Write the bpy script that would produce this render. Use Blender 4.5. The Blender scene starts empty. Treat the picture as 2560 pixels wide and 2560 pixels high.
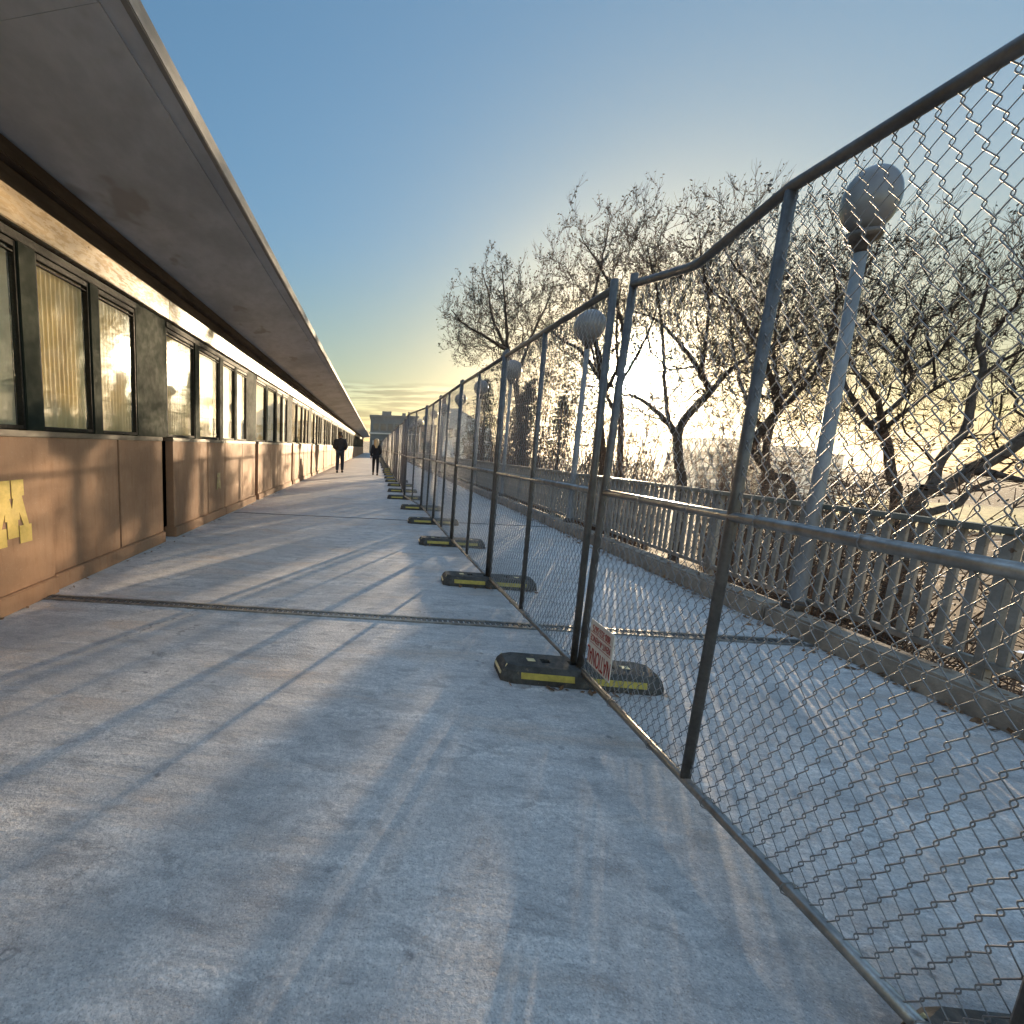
import bpy, bmesh, math, random
import numpy as np
from mathutils import Vector, Matrix

random.seed(7)
rng = np.random.default_rng(11)
scene = bpy.context.scene
COL = scene.collection
R = math.radians

# ------------------------------------------------------------------ camera
def cam_axes(p, yaw, roll):
    cy, sy, cp, sp = math.cos(yaw), math.sin(yaw), math.cos(p), math.sin(p)
    f = Vector((sy * cp, cy * cp, sp)); r = Vector((cy, -sy, 0)); u = r.cross(f)
    cr, sr = math.cos(roll), math.sin(roll)
    return cr * r + sr * u, -sr * r + cr * u, f
r_, u_, f_ = cam_axes(-.141625, -.069056, .036137)
cam_d = bpy.data.cameras.new('camera')
cam = bpy.data.objects.new('camera', cam_d); COL.objects.link(cam)
cam.matrix_world = Matrix(((r_.x, u_.x, -f_.x, 0), (r_.y, u_.y, -f_.y, 0), (r_.z, u_.z, -f_.z, 1.3), (0, 0, 0, 1)))
cam_d.sensor_width = 36; cam_d.lens = 36 * 1150 / 2560
cam_d.shift_x = (1280 - 853) / 2560
cam_d.clip_start = .02; cam_d.clip_end = 6000
scene.camera = cam

# ------------------------------------------------------------------ sky, sun, exposure
SUN_AZ, SUN_EL = R(26.9), R(8.44)
sun_dir = Vector((math.sin(SUN_AZ) * math.cos(SUN_EL), math.cos(SUN_AZ) * math.cos(SUN_EL), math.sin(SUN_EL)))
SKY_STRENGTH, SUN_STRENGTH, EXPOSURE, SKY_TONE, SKY_FILL = .118, 5.0, 1.72, 1.5, 3.3
world = bpy.data.worlds.new('World'); scene.world = world; world.use_nodes = True
wt = world.node_tree; wn = wt.nodes; wl = wt.links; wn.clear()
def W(t, **k):
    n = wn.new(t)
    for a, v in k.items(): setattr(n, a, v)
    return n
def wmath(op, a, b=None, c=None):
    n = W('ShaderNodeMath', operation=op)
    for i, v in enumerate((a, b, c)):
        if v is None: continue
        if isinstance(v, (int, float)): n.inputs[i].default_value = v
        else: wl.new(v, n.inputs[i])
    return n.outputs[0]
sky = W('ShaderNodeTexSky', sky_type='NISHITA', sun_disc=False, sun_elevation=SUN_EL, sun_rotation=SUN_AZ,
        altitude=250, air_density=1.0, dust_density=.8, ozone_density=2.2)
tc = W('ShaderNodeTexCoord')
dotn = W('ShaderNodeVectorMath', operation='DOT_PRODUCT'); wl.new(tc.outputs['Generated'], dotn.inputs[0]); dotn.inputs[1].default_value = sun_dir
ang = wmath('ARCCOSINE', wmath('MINIMUM', dotn.outputs['Value'], .999999))
disc = wmath('MULTIPLY', wmath('LESS_THAN', ang, R(.55)), 900.)
glow = wmath('MULTIPLY', wmath('POWER', 2.718, wmath('MULTIPLY', ang, -1 / R(1.0))), 1100.)
glow2 = wmath('MULTIPLY', wmath('POWER', 2.718, wmath('MULTIPLY', ang, -1 / R(8))), .35)
core = wmath('MULTIPLY', wmath('POWER', 2.718, wmath('MULTIPLY', ang, -1 / R(.5))), 7000.)
gsum = wmath('ADD', wmath('ADD', wmath('ADD', disc, core), glow), glow2)
gcol = W('ShaderNodeMix', data_type='RGBA', blend_type='MULTIPLY'); gcol.inputs[0].default_value = 1
gcol.inputs[6].default_value = (1, .86, .58, 1); wl.new(gsum, gcol.inputs[7])
# tone curve on the sky, no cloud there: veil evens the clear-sky gradient: L -> L * K / (K + L)
lum = W('ShaderNodeRGBToBW'); wl.new(sky.outputs[0], lum.inputs[0])
sky_tone = wmath('DIVIDE', SKY_TONE, wmath('ADD', lum.outputs[0], SKY_TONE))
skyc = W('ShaderNodeMix', data_type='RGBA', blend_type='MULTIPLY'); skyc.inputs[0].default_value = 1
wl.new(sky.outputs[0], skyc.inputs[6]); wl.new(sky_tone, skyc.inputs[7])
sepd = W('ShaderNodeSeparateXYZ'); wl.new(tc.outputs['Generated'], sepd.inputs[0])
def wrange(v, a, b, c, d):
    n = W('ShaderNodeMapRange', interpolation_type='SMOOTHSTEP'); wl.new(v, n.inputs[0])
    for i, q in enumerate((a, b, c, d)): n.inputs[i + 1].default_value = q
    return n.outputs[0]
# fill light added to the sky overhead and behind, warm band along the horizon
ovr = wmath('MAXIMUM', wrange(sepd.outputs[2], .66, .95, 1, SKY_FILL), wrange(sepd.outputs[1], .05, -.5, 1, SKY_FILL))
warm = W('ShaderNodeMix', data_type='RGBA'); wl.new(wrange(sepd.outputs[2], .42, .02, 0, 1), warm.inputs[0])
warm.inputs[6].default_value = (.88, 1.05, 1.03, 1); warm.inputs[7].default_value = (1.26, 1.16, .72, 1)
sky2 = W('ShaderNodeMix', data_type='RGBA', blend_type='MULTIPLY'); sky2.inputs[0].default_value = 1
wl.new(skyc.outputs[2], sky2.inputs[6]); wl.new(warm.outputs[2], sky2.inputs[7])
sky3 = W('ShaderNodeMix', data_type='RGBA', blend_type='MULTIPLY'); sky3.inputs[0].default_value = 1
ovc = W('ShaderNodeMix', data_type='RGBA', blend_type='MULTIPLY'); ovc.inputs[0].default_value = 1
ovt = W('ShaderNodeMix', data_type='RGBA'); wl.new(wmath('DIVIDE', wmath('SUBTRACT', ovr, 1.), SKY_FILL - 1), ovt.inputs[0])
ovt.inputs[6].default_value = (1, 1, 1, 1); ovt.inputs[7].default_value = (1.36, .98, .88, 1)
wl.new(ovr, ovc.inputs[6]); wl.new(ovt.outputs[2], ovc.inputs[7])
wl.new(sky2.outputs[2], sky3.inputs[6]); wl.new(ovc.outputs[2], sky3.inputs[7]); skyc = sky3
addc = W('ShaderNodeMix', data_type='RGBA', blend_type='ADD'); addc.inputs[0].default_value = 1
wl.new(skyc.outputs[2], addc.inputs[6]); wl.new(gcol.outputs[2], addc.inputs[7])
# thin streaky cloud bank low over the far end of the bridge
sep = W('ShaderNodeSeparateXYZ'); wl.new(tc.outputs['Generated'], sep.inputs[0])
mp = W('ShaderNodeMapping'); wl.new(tc.outputs['Generated'], mp.inputs[0]); mp.inputs['Scale'].default_value = (9, 9, 110)
cn = W('ShaderNodeTexNoise'); wl.new(mp.outputs[0], cn.inputs[0]); cn.inputs['Scale'].default_value = 1.0; cn.inputs['Detail'].default_value = 5
band = W('ShaderNodeMapRange', interpolation_type='SMOOTHSTEP'); wl.new(sep.outputs[2], band.inputs[0])
band.inputs[1].default_value = .142; band.inputs[2].default_value = .118; band.inputs[3].default_value = 0; band.inputs[4].default_value = 1
cm = W('ShaderNodeMapRange', interpolation_type='SMOOTHSTEP'); wl.new(cn.outputs[0], cm.inputs[0])
cm.inputs[1].default_value = .40; cm.inputs[2].default_value = .62; cm.inputs[3].default_value = .62; cm.inputs[4].default_value = 1.35
cmix = W('ShaderNodeMix', data_type='FLOAT'); wl.new(band.outputs[0], cmix.inputs[0]); cmix.inputs[2].default_value = 1; wl.new(cm.outputs[0], cmix.inputs[3])
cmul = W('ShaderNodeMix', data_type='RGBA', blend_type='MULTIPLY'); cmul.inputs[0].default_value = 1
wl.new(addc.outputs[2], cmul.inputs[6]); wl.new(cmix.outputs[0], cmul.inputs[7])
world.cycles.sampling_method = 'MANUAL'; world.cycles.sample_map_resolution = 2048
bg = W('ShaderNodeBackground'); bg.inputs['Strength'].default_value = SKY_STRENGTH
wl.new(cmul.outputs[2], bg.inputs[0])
wo = W('ShaderNodeOutputWorld'); wl.new(bg.outputs[0], wo.inputs[0])

sd = bpy.data.lights.new('sun', 'SUN'); so = bpy.data.objects.new('sun', sd); COL.objects.link(so)
sd.energy = SUN_STRENGTH; sd.angle = R(.55); sd.color = (1, .77, .50)
so.rotation_mode = 'QUATERNION'; so.rotation_quaternion = sun_dir.to_track_quat('Z', 'Y'); so.location = (20, 40, 30)

scene.view_settings.view_transform = 'Standard'; scene.view_settings.look = 'None'
scene.view_settings.exposure = EXPOSURE; scene.view_settings.gamma = 1
scene.cycles.use_denoising = True
scene.cycles.max_bounces = 8; scene.cycles.transparent_max_bounces = 24
scene.cycles.sample_clamp_indirect = 6; scene.cycles.volume_bounces = 0
scene.cycles.caustics_reflective = False; scene.cycles.caustics_refractive = False

# ------------------------------------------------------------------ materials
class NT:
    def __init__(s, name):
        s.m = bpy.data.materials.new(name); s.m.use_nodes = True
        s.t = s.m.node_tree; s.t.nodes.clear()
        s.out = s.t.nodes.new('ShaderNodeOutputMaterial')
    def n(s, t, ins=None, **k):
        x = s.t.nodes.new(t)
        for a, v in k.items(): setattr(x, a, v)
        for a, v in (ins or {}).items(): s.set(x, a, v)
        return x
    def set(s, x, a, v):
        if isinstance(v, bpy.types.NodeSocket): s.t.links.new(v, x.inputs[a])
        elif isinstance(v, bpy.types.Node): s.t.links.new(v.outputs[0], x.inputs[a])
        else: x.inputs[a].default_value = v
    def coord(s, scale=(1, 1, 1), kind='Object'):
        c = s.n('ShaderNodeTexCoord')
        return s.n('ShaderNodeMapping', {0: c.outputs[kind], 'Scale': scale}).outputs[0]
    def noise(s, vec, scale, detail=6, rough=.6, dist=0):
        return s.n('ShaderNodeTexNoise', {'Vector': vec, 'Scale': scale, 'Detail': detail, 'Roughness': rough, 'Distortion': dist}).outputs[0]
    def ramp(s, fac, a, b, va=0., vb=1.):
        return s.n('ShaderNodeMapRange', {0: fac, 1: a, 2: b, 3: va, 4: vb}, interpolation_type='SMOOTHSTEP').outputs[0]
    def mix(s, fac, a, b, mode='MIX'):
        x = s.n('ShaderNodeMix', data_type='RGBA', blend_type=mode)
        s.set(x, 0, fac); s.set(x, 6, a); s.set(x, 7, b); return x.outputs[2]
    def math(s, op, a, b):
        return s.n('ShaderNodeMath', {0: a, 1: b}, operation=op).outputs[0]
    def bump(s, h, strength=.3, dist=.01):
        return s.n('ShaderNodeBump', {'Height': h, 'Strength': strength, 'Distance': dist}).outputs[0]
    def bsdf(s, col, rough=.6, metal=0, normal=None, spec=.5):
        b = s.n('ShaderNodeBsdfPrincipled', {'Base Color': col, 'Roughness': rough, 'Metallic': metal, 'Specular IOR Level': spec})
        if normal is not None: s.set(b, 'Normal', normal)
        s.t.links.new(b.outputs[0], s.out.inputs[0]); return b
def c4(c): return (c[0], c[1], c[2], 1)

def simple(name, col, rough=.6, metal=0, var=.25, scale=6., bump=.15, bdist=.004, spec=.5, stretch=(1, 1, 1), spots=None):
    t = NT(name); v = t.coord(stretch)
    n1 = t.noise(v, scale); n2 = t.noise(v, scale * 7, 4)
    c = t.mix(t.ramp(n1, .3, .7), c4([x * (1 - var) for x in col]), c4([min(1, x * (1 + var)) for x in col]))
    c = t.mix(t.ramp(n2, .35, .75, 0, .35), c, c4([x * .72 for x in col]))
    if spots: c = t.mix(t.ramp(t.noise(v, spots[0], 3), spots[1], spots[1] + .06), c, c4(spots[2]))
    rg = t.ramp(n2, .3, .7, max(.02, rough - .08), min(1, rough + .1))
    t.bsdf(c, rg, metal, t.bump(n2, bump, bdist), spec); return t.m

M = {}
def deck_material():
    t = NT('deck_concrete'); v = t.coord()
    vs = t.coord((.55, 3.2, 1))
    big = t.noise(v, .55, 5, .6); mid = t.noise(vs, 2.3, 6, .65, .4); fine = t.noise(v, 55, 4, .7); streak = t.noise(t.coord((1.2, 16, 1)), 1.6, 5, .7)
    blot = t.noise(t.coord((1, 1.8, 1)), 6, 7, .72, .5); vein = t.noise(t.coord((1.1, 2.4, 1)), 15, 6, .75, .8)
    c = t.mix(t.ramp(big, .35, .68), (.40, .375, .35, 1), (.55, .525, .495, 1))
    c = t.mix(t.ramp(mid, .47, .70, 0, .8), c, (.66, .625, .58, 1))
    c = t.mix(t.ramp(mid, .47, .28, 0, .8), c, (.27, .255, .245, 1))
    c = t.mix(t.ramp(blot, .49, .65, 0, .74), c, (.23, .215, .205, 1))
    c = t.mix(t.ramp(blot, .46, .30, 0, .5), c, (.66, .62, .57, 1))
    c = t.mix(t.ramp(vein, .52, .66, 0, .55), c, (.25, .235, .225, 1))
    c = t.mix(t.ramp(vein, .42, .28, 0, .5), c, (.72, .68, .62, 1))
    c = t.mix(t.ramp(streak, .5, .72, 0, .5), c, (.33, .315, .30, 1))
    rust = t.noise(t.coord((.8, 2.5, 1)), 1.1, 4)
    c = t.mix(t.ramp(rust, .52, .70, 0, .55), c, (.46, .33, .23, 1))
    # transverse tining of the wearing surface
    wv = t.n('ShaderNodeTexWave', {'Vector': v, 'Scale': 5.5, 'Distortion': 2.2, 'Detail': 3, 'Detail Scale': 2.0}, wave_type='BANDS', bands_direction='Y').outputs[1]
    c = t.mix(t.ramp(wv, .1, .5, .07, 0), c, (.3, .3, .3, 1))
    # worn-in grime specks
    sp = t.n('ShaderNodeTexVoronoi', {'Vector': v, 'Scale': 9, 'Randomness': 1}).outputs[0]
    msk = t.math('MULTIPLY', t.ramp(sp, .17, .06), t.ramp(t.noise(v, 1.5, 4), .47, .62))
    c = t.mix(t.math('MULTIPLY', msk, .8), c, (.07, .07, .075, 1))
    sp2 = t.n('ShaderNodeTexVoronoi', {'Vector': v, 'Scale': 4.1, 'Randomness': 1}).outputs[0]
    msk2 = t.math('MULTIPLY', t.ramp(sp2, .07, .03), t.ramp(t.noise(v, 3.3, 3), .48, .6))
    c = t.mix(msk2, c, (.62, .60, .56, 1))
    c = t.mix(t.ramp(fine, .38, .62, 0, .55), c, (.27, .26, .25, 1))
    grain = t.noise(v, 160, 3, .8)
    c = t.mix(t.ramp(grain, .52, .68, 0, .7), c, (.12, .115, .11, 1)); c = t.mix(t.ramp(grain, .44, .32, 0, .4), c, (.82, .78, .72, 1))
    ck = t.n('ShaderNodeTexVoronoi', {'Vector': t.n('ShaderNodeVectorMath', {0: t.coord((.5, .8, 1)), 1: t.n('ShaderNodeTexNoise', {'Vector': v, 'Scale': 3.0, 'Detail': 5}).outputs[1]}, operation='ADD').outputs[0], 'Scale': .55}, feature='DISTANCE_TO_EDGE').outputs[0]
    c = t.mix(t.math('MULTIPLY', t.ramp(ck, .006, .002), t.ramp(t.noise(v, .8, 3), .46, .6, 0, .6)), c, (.12, .115, .11, 1))
    c = t.mix(1.0, c, (1.34, 1.30, 1.26, 1), 'MULTIPLY')
    h = t.math('ADD', t.math('MULTIPLY', fine, .5), t.math('ADD', t.math('MULTIPLY', wv, .06), mid))
    t.bsdf(c, t.ramp(mid, .3, .7, .62, .85), 0, t.bump(h, .7, .014), .35); return t.m
M['deck'] = deck_material()
M['concrete'] = simple('soffit_concrete', (.40, .415, .43), .8, var=.2, scale=1.3, bump=.3, bdist=.006, stretch=(1, .5, 1), spots=(1.7, .62, (.30, .29, .275)))
M['fascia'] = simple('fascia_concrete', (.19, .18, .165), .8, var=.25, scale=4, bump=.3, stretch=(1, .6, 3))
M['kerb'] = simple('kerb_stone', (.31, .25, .19), .85, var=.35, scale=5, bump=.5, bdist=.01, spots=(14, .66, (.12, .1, .08)))
def wall_mat():
    t = NT('painted_panel'); v = t.coord()
    n1 = t.noise(v, 1.7, 5); n2 = t.noise(t.coord((1, 5, .8)), 5, 5); n3 = t.noise(v, 60, 3)
    c = t.mix(t.ramp(n1, .3, .7), (.275, .148, .080, 1), (.35, .20, .112, 1))
    c = t.mix(t.ramp(n2, .5, .8, 0, .5), c, (.22, .115, .06, 1))
    c = t.mix(t.ramp(n3, .6, .8, 0, .25), c, (.62, .47, .34, 1))
    t.bsdf(c, t.ramp(n2, .3, .7, .62, .8), 0, t.bump(t.math('ADD', n1, t.math('MULTIPLY', n3, .15)), .28, .02), .25); return t.m
M['panel'] = wall_mat()
M['lintel'] = simple('lintel_paint', (.42, .30, .17), .27, var=.3, scale=3, bump=.18, stretch=(1, .5, 2), spots=(11, .68, (.12, .075, .04)))
M['dark_beam'] = simple('dark_brown_beam', (.075, .052, .036), .85, spec=.15, var=.35, scale=3, bump=.2, stretch=(1, .4, 2))
M['pillar'] = simple('olive_steel', (.022, .027, .02), .85, spec=.12, var=.3, scale=2, bump=.03)
M['frame'] = simple('window_frame_steel', (.022, .018, .013), .7, spec=.25, var=.3, scale=8, bump=.1)
M['sill'] = simple('sill_timber', (.16, .115, .07), .55, var=.35, scale=5, bump=.2, stretch=(1, .3, 1))
M['gap'] = simple('rusty_joint', (.12, .03, .018), .8, var=.3)
M['black'] = simple('recess_black', (.014, .012, .012), .8, var=.3)
M['gold'] = simple('gold_paint', (.62, .43, .085), .6, var=.2, scale=5, bump=.1, spots=(16, .7, (.42, .3, .08)))
M['gold_faded'] = simple('faded_gold_paint', (.50, .37, .15), .7, var=.3, scale=12, spots=(20, .52, (.42, .27, .17)))
M['steel'] = simple('galvanised_pipe', (.125, .118, .108), .5, .45, var=.3, scale=9, bump=.1, spots=(14, .7, (.10, .075, .05)))
M['rail_lit'] = simple('lit_galvanised_rail', (.30, .285, .26), .36, .75, var=.3, scale=14, bump=.1)  # brighter copy of the galvanised steel; light on the rails is in the colour
M['wire'] = simple('galvanised_wire', (.24, .24, .24), .55, .25, var=.15, scale=20, bump=.0)
M['rubber'] = simple('recycled_rubber', (.06, .056, .048), .75, var=.45, scale=14, bump=.5, bdist=.004, spots=(26, .62, (.12, .10, .07)))
M['yellow'] = simple('yellow_reflector', (.46, .35, .06), .42, var=.25, scale=18, bump=.1, spots=(24, .68, (.16, .12, .04)))
M['cream'] = simple('cream_reflector', (.70, .58, .30), .4, var=.2, scale=18, bump=.1)
M['railing'] = simple('weathered_railing_paint', (.25, .225, .19), .6, var=.3, scale=7, bump=.2, spots=(18, .66, (.12, .07, .04)))
M['railtop'] = simple('railing_cap_paint', (.13, .14, .12), .42, var=.25, scale=6, bump=.12)
M['pole'] = simple('lamp_pole_paint', (.20, .20, .195), .55, .1, var=.22, scale=7, bump=.12, stretch=(1, 1, .4))
M['globe'] = None
M['bronze'] = simple('weathered_fitter', (.10, .08, .065), .5, .4, var=.4, scale=12)
M['sign'] = simple('sign_board', (.74, .68, .58), .6, var=.1, scale=8, bump=.05)
M['red'] = simple('red_lettering', (.36, .035, .022), .6, var=.15, scale=20, bump=0)
M['bark'] = simple('bark', (.060, .044, .033), .9, var=.4, scale=10, bump=.6, bdist=.02, stretch=(1, 1, .35))
M['twig'] = simple('twig_bark', (.038, .026, .020), .9, spec=.15, var=.3, scale=6, bump=0)
M['leafdry'] = simple('withered_leaf', (.045, .034, .020), .7, var=.5, scale=3, bump=0)
M['needle'] = simple('conifer_needles', (.028, .042, .022), .8, var=.4, scale=4, bump=0)
M['litter'] = simple('dead_leaves', (.20, .105, .05), .85, var=.5, scale=9, bump=0)
M['brush'] = simple('brush_twigs', (.13, .075, .045), .9, var=.45, scale=2, bump=0)
M['cloth_black'] = simple('black_cloth', (.012, .012, .014), .9, var=.3, scale=12, bump=.3)
M['cloth_grey'] = simple('charcoal_cloth', (.022, .024, .03), .9, var=.3, scale=12, bump=.3)
M['jeans'] = simple('denim', (.025, .035, .055), .9, var=.3, scale=14, bump=.2)
M['skin'] = simple('skin', (.42, .26, .18), .55, var=.08, scale=10, bump=0)
M['blond'] = simple('blond_hair', (.55, .38, .19), .5, var=.3, scale=30, bump=.2, stretch=(1, 1, .1))
M['brown_hair'] = simple('brown_hair', (.05, .032, .02), .5, var=.3, scale=30, bump=.2)
M['bluewall'] = simple('brushed_metal_cladding', (.50, .54, .60), .38, .75, var=.12, scale=.5, bump=.05)
M['brickwall'] = simple('far_brick', (.20, .13, .10), .85, var=.2, scale=.4, bump=0)
M['greywall'] = simple('far_grey_wall', (.10, .11, .115), .8, var=.2, scale=.3, bump=0)
M['palewall'] = simple('far_pale_wall', (.52, .49, .44), .8, var=.12, scale=.2, bump=0)
M['farglass'] = simple('far_window_glass', (.05, .06, .07), .15, var=.2, scale=.5, bump=0)
M['roofgrey'] = simple('far_roof', (.13, .13, .13), .8, var=.2, scale=.5, bump=0)
M['wood'] = simple('far_wood_canopy', (.075, .065, .05), .95, var=.4, scale=.12, bump=.8, bdist=.6)
M['water'] = simple('river_water', (.03, .04, .045), .12, var=.2, scale=.05, bump=.1, bdist=.05)

def globe_mat():
    t = NT('opal_globe'); v = t.coord()
    c = t.mix(t.ramp(t.noise(v, 5), .3, .75), (.22, .215, .215, 1), (.17, .16, .158, 1))
    d = t.n('ShaderNodeBsdfDiffuse', {'Color': c}); tr = t.n('ShaderNodeBsdfTranslucent', {'Color': (.20, .17, .14, 1)})
    g = t.n('ShaderNodeBsdfGlossy', {'Color': (1, 1, 1, 1), 'Roughness': .22})
    a = t.n('ShaderNodeMixShader', {0: .22, 1: d, 2: tr}); fr = t.n('ShaderNodeFresnel', {'IOR': 1.4})
    b = t.n('ShaderNodeMixShader', {0: fr, 1: a, 2: g}); t.t.links.new(b.outputs[0], t.out.inputs[0]); return t.m
M['globe'] = globe_mat()
def glass_mat():
    t = NT('dusty_window_glass'); v = t.coord((1, 1, 1), 'Object')
    dirt = t.ramp(t.noise(t.coord((1, 2, .6)), 4, 6), .42, .75, .02, .22)
    gl = t.n('ShaderNodeBsdfGlossy', {'Color': (1, 1, 1, 1), 'Roughness': .035, 'Normal': t.bump(t.noise(v, 2.2, 2), .05, .02)})
    tr = t.n('ShaderNodeBsdfTransparent', {'Color': (.97, .97, .93, 1)}); df = t.n('ShaderNodeBsdfDiffuse', {'Color': (.45, .40, .28, 1)})
    a = t.n('ShaderNodeMixShader', {0: dirt, 1: tr, 2: df}); lw = t.n('ShaderNodeLayerWeight', {'Blend': .5}); fc = lw.outputs['Facing']
    fr = t.math('ADD', t.math('MULTIPLY', t.math('POWER', fc, 3.2), .86), .14)
    b = t.n('ShaderNodeMixShader', {0: fr, 1: a, 2: gl}); t.t.links.new(b.outputs[0], t.out.inputs[0]); return t.m
M['glass'] = glass_mat()
def sheet_mat(name, a, b):
    t = NT(name); v = t.coord()
    c = t.mix(t.ramp(t.noise(t.coord((1, 1.4, .5)), 3, 5), .35, .7), c4(a), c4(b))
    t.bsdf(c, .5, 0, None, .4); return t.m
M['sheet'] = sheet_mat('corrugated_fibreglass', (.86, .68, .33), (.68, .52, .26))
M['board'] = sheet_mat('yellowed_board', (.82, .64, .32), (.64, .49, .25))
M['olive_board'] = sheet_mat('olive_board', (.50, .47, .29), (.66, .60, .38))
def ground_mat():
    t = NT('river_bank'); v = t.coord()
    n1 = t.noise(v, .22, 6); n2 = t.noise(v, 2.5, 5); n3 = t.noise(v, 14, 4)
    c = t.mix(t.ramp(n2, .35, .7), (.10, .065, .042, 1), (.17, .11, .065, 1))
    c = t.mix(t.ramp(n3, .5, .7, 0, .6), c, (.06, .042, .03, 1))
    snow = t.math('MULTIPLY', t.ramp(t.noise(v, .65, 6, .65), .60, .65), t.ramp(n3, .28, .42))
    c = t.mix(snow, c, (.80, .83, .88, 1))
    t.bsdf(c, .9, 0, t.bump(n3, .6, .05), .2); return t.m
M['ground'] = ground_mat()

# ------------------------------------------------------------------ mesh helpers
class MB:
    def __init__(s): s.v = []; s.f = []; s.mi = []
    def add(s, vs, fs, mi=0):
        o = len(s.v); s.v += [tuple(p) for p in vs]; s.f += [tuple(i + o for i in f) for f in fs]; s.mi += [mi] * len(fs); return s
    def box(s, x0, x1, y0, y1, z0, z1, mi=0):
        return s.add([(x0, y0, z0), (x1, y0, z0), (x1, y1, z0), (x0, y1, z0), (x0, y0, z1), (x1, y0, z1), (x1, y1, z1), (x0, y1, z1)],
                     [(0, 3, 2, 1), (4, 5, 6, 7), (0, 1, 5, 4), (1, 2, 6, 5), (2, 3, 7, 6), (3, 0, 4, 7)], mi)
    def tube(s, pts, r, n=8, mi=0, caps=True):
        pts = [Vector(p) for p in pts]; rs = r if isinstance(r, (list, tuple)) else [r] * len(pts)
        vs = []; up = None
        for i, p in enumerate(pts):
            d = (pts[min(i + 1, len(pts) - 1)] - pts[max(i - 1, 0)]).normalized()
            if up is None: up = Vector((0, 0, 1)) if abs(d.z) < .9 else Vector((1, 0, 0))
            a = d.cross(up).normalized(); b = a.cross(d); up = b
            for k in range(n):
                t = 2 * math.pi * k / n; vs.append(p + rs[i] * (a * math.cos(t) + b * math.sin(t)))
        fs = []
        for i in range(len(pts) - 1):
            for k in range(n): fs.append((i * n + k, i * n + (k + 1) % n, (i + 1) * n + (k + 1) % n, (i + 1) * n + k))
        if caps: fs.append(tuple(range(n))[::-1]); fs.append(tuple((len(pts) - 1) * n + k for k in range(n)))
        return s.add(vs, fs, mi)
    def lathe(s, prof, n=16, mi=0, c=(0, 0, 0)):
        vs = [(c[0] + r * math.cos(2 * math.pi * k / n), c[1] + r * math.sin(2 * math.pi * k / n), c[2] + z) for r, z in prof for k in range(n)]
        fs = [(i * n + k, i * n + (k + 1) % n, (i + 1) * n + (k + 1) % n, (i + 1) * n + k) for i in range(len(prof) - 1) for k in range(n)]
        fs += [tuple(range(n))[::-1], tuple((len(prof) - 1) * n + k for k in range(n))]
        return s.add(vs, fs, mi)
    def prism(s, poly, fn, t0, t1, mi=0):      # poly of (a,b), fn(a,b,t) -> xyz
        n = len(poly); vs = [fn(a, b, t0) for a, b in poly] + [fn(a, b, t1) for a, b in poly]
        fs = [tuple(range(n))[::-1], tuple(range(n, 2 * n))] + [(i, (i + 1) % n, n + (i + 1) % n, n + i) for i in range(n)]
        return s.add(vs, fs, mi)
    def mesh(s, name, mats, smooth=False, bevel=0):
        me = bpy.data.meshes.new(name); me.from_pydata(s.v, [], s.f)
        for m in (mats if isinstance(mats, (list, tuple)) else [mats]): me.materials.append(m)
        if any(s.mi): me.polygons.foreach_set('material_index', s.mi)
        bm = bmesh.new(); bm.from_mesh(me); bmesh.ops.recalc_face_normals(bm, faces=bm.faces)
        if bevel: bmesh.ops.bevel(bm, geom=list(bm.edges), offset=bevel, segments=2, affect='EDGES', clamp_overlap=True)
        bm.to_mesh(me); bm.free()
        if smooth: me.polygons.foreach_set('use_smooth', [True] * len(me.polygons)); 
        me.update(); return me
    def obj(s, name, mats, parent=None, loc=(0, 0, 0), smooth=False, bevel=0):
        return link(name, s.mesh(name, mats, smooth, bevel), parent, loc)
def link(name, data, parent=None, loc=(0, 0, 0), rot=None):
    o = bpy.data.objects.new(name, data); COL.objects.link(o); o.location = loc
    if rot: o.rotation_euler = rot
    if parent: o.parent = parent
    return o
def tag(o, label=None, cat=None, group=None, kind=None):
    if label: o['label'] = label
    if cat: o['category'] = cat
    if group: o['group'] = group
    if kind: o['kind'] = kind
    return o
def thing(name, label, cat, loc=(0, 0, 0), rotz=0, group=None):
    o = link(name, None, None, loc); o.rotation_euler = (0, 0, rotz); o.empty_display_size = .1
    return tag(o, label, cat, group)
def dup(o, parent=None):
    c = o.copy(); COL.objects.link(c); c.parent = parent
    for ch in list(o.children): dup(ch, c)
    return c
def fast_mesh(name, verts, quads, mat, mi=None):
    me = bpy.data.meshes.new(name); nv, nf = len(verts), len(quads); k = quads.shape[1]
    me.vertices.add(nv); me.vertices.foreach_set('co', np.ascontiguousarray(verts, dtype=np.float32).ravel())
    me.loops.add(nf * k); me.loops.foreach_set('vertex_index', np.ascontiguousarray(quads, dtype=np.int32).ravel())
    me.polygons.add(nf); me.polygons.foreach_set('loop_start', np.arange(0, nf * k, k, dtype=np.int32))
    for m in (mat if isinstance(mat, list) else [mat]): me.materials.append(m)
    if mi is not None: me.polygons.foreach_set('material_index', np.ascontiguousarray(mi, dtype=np.int32))
    me.update(calc_edges=True); me.validate(); return me
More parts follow.
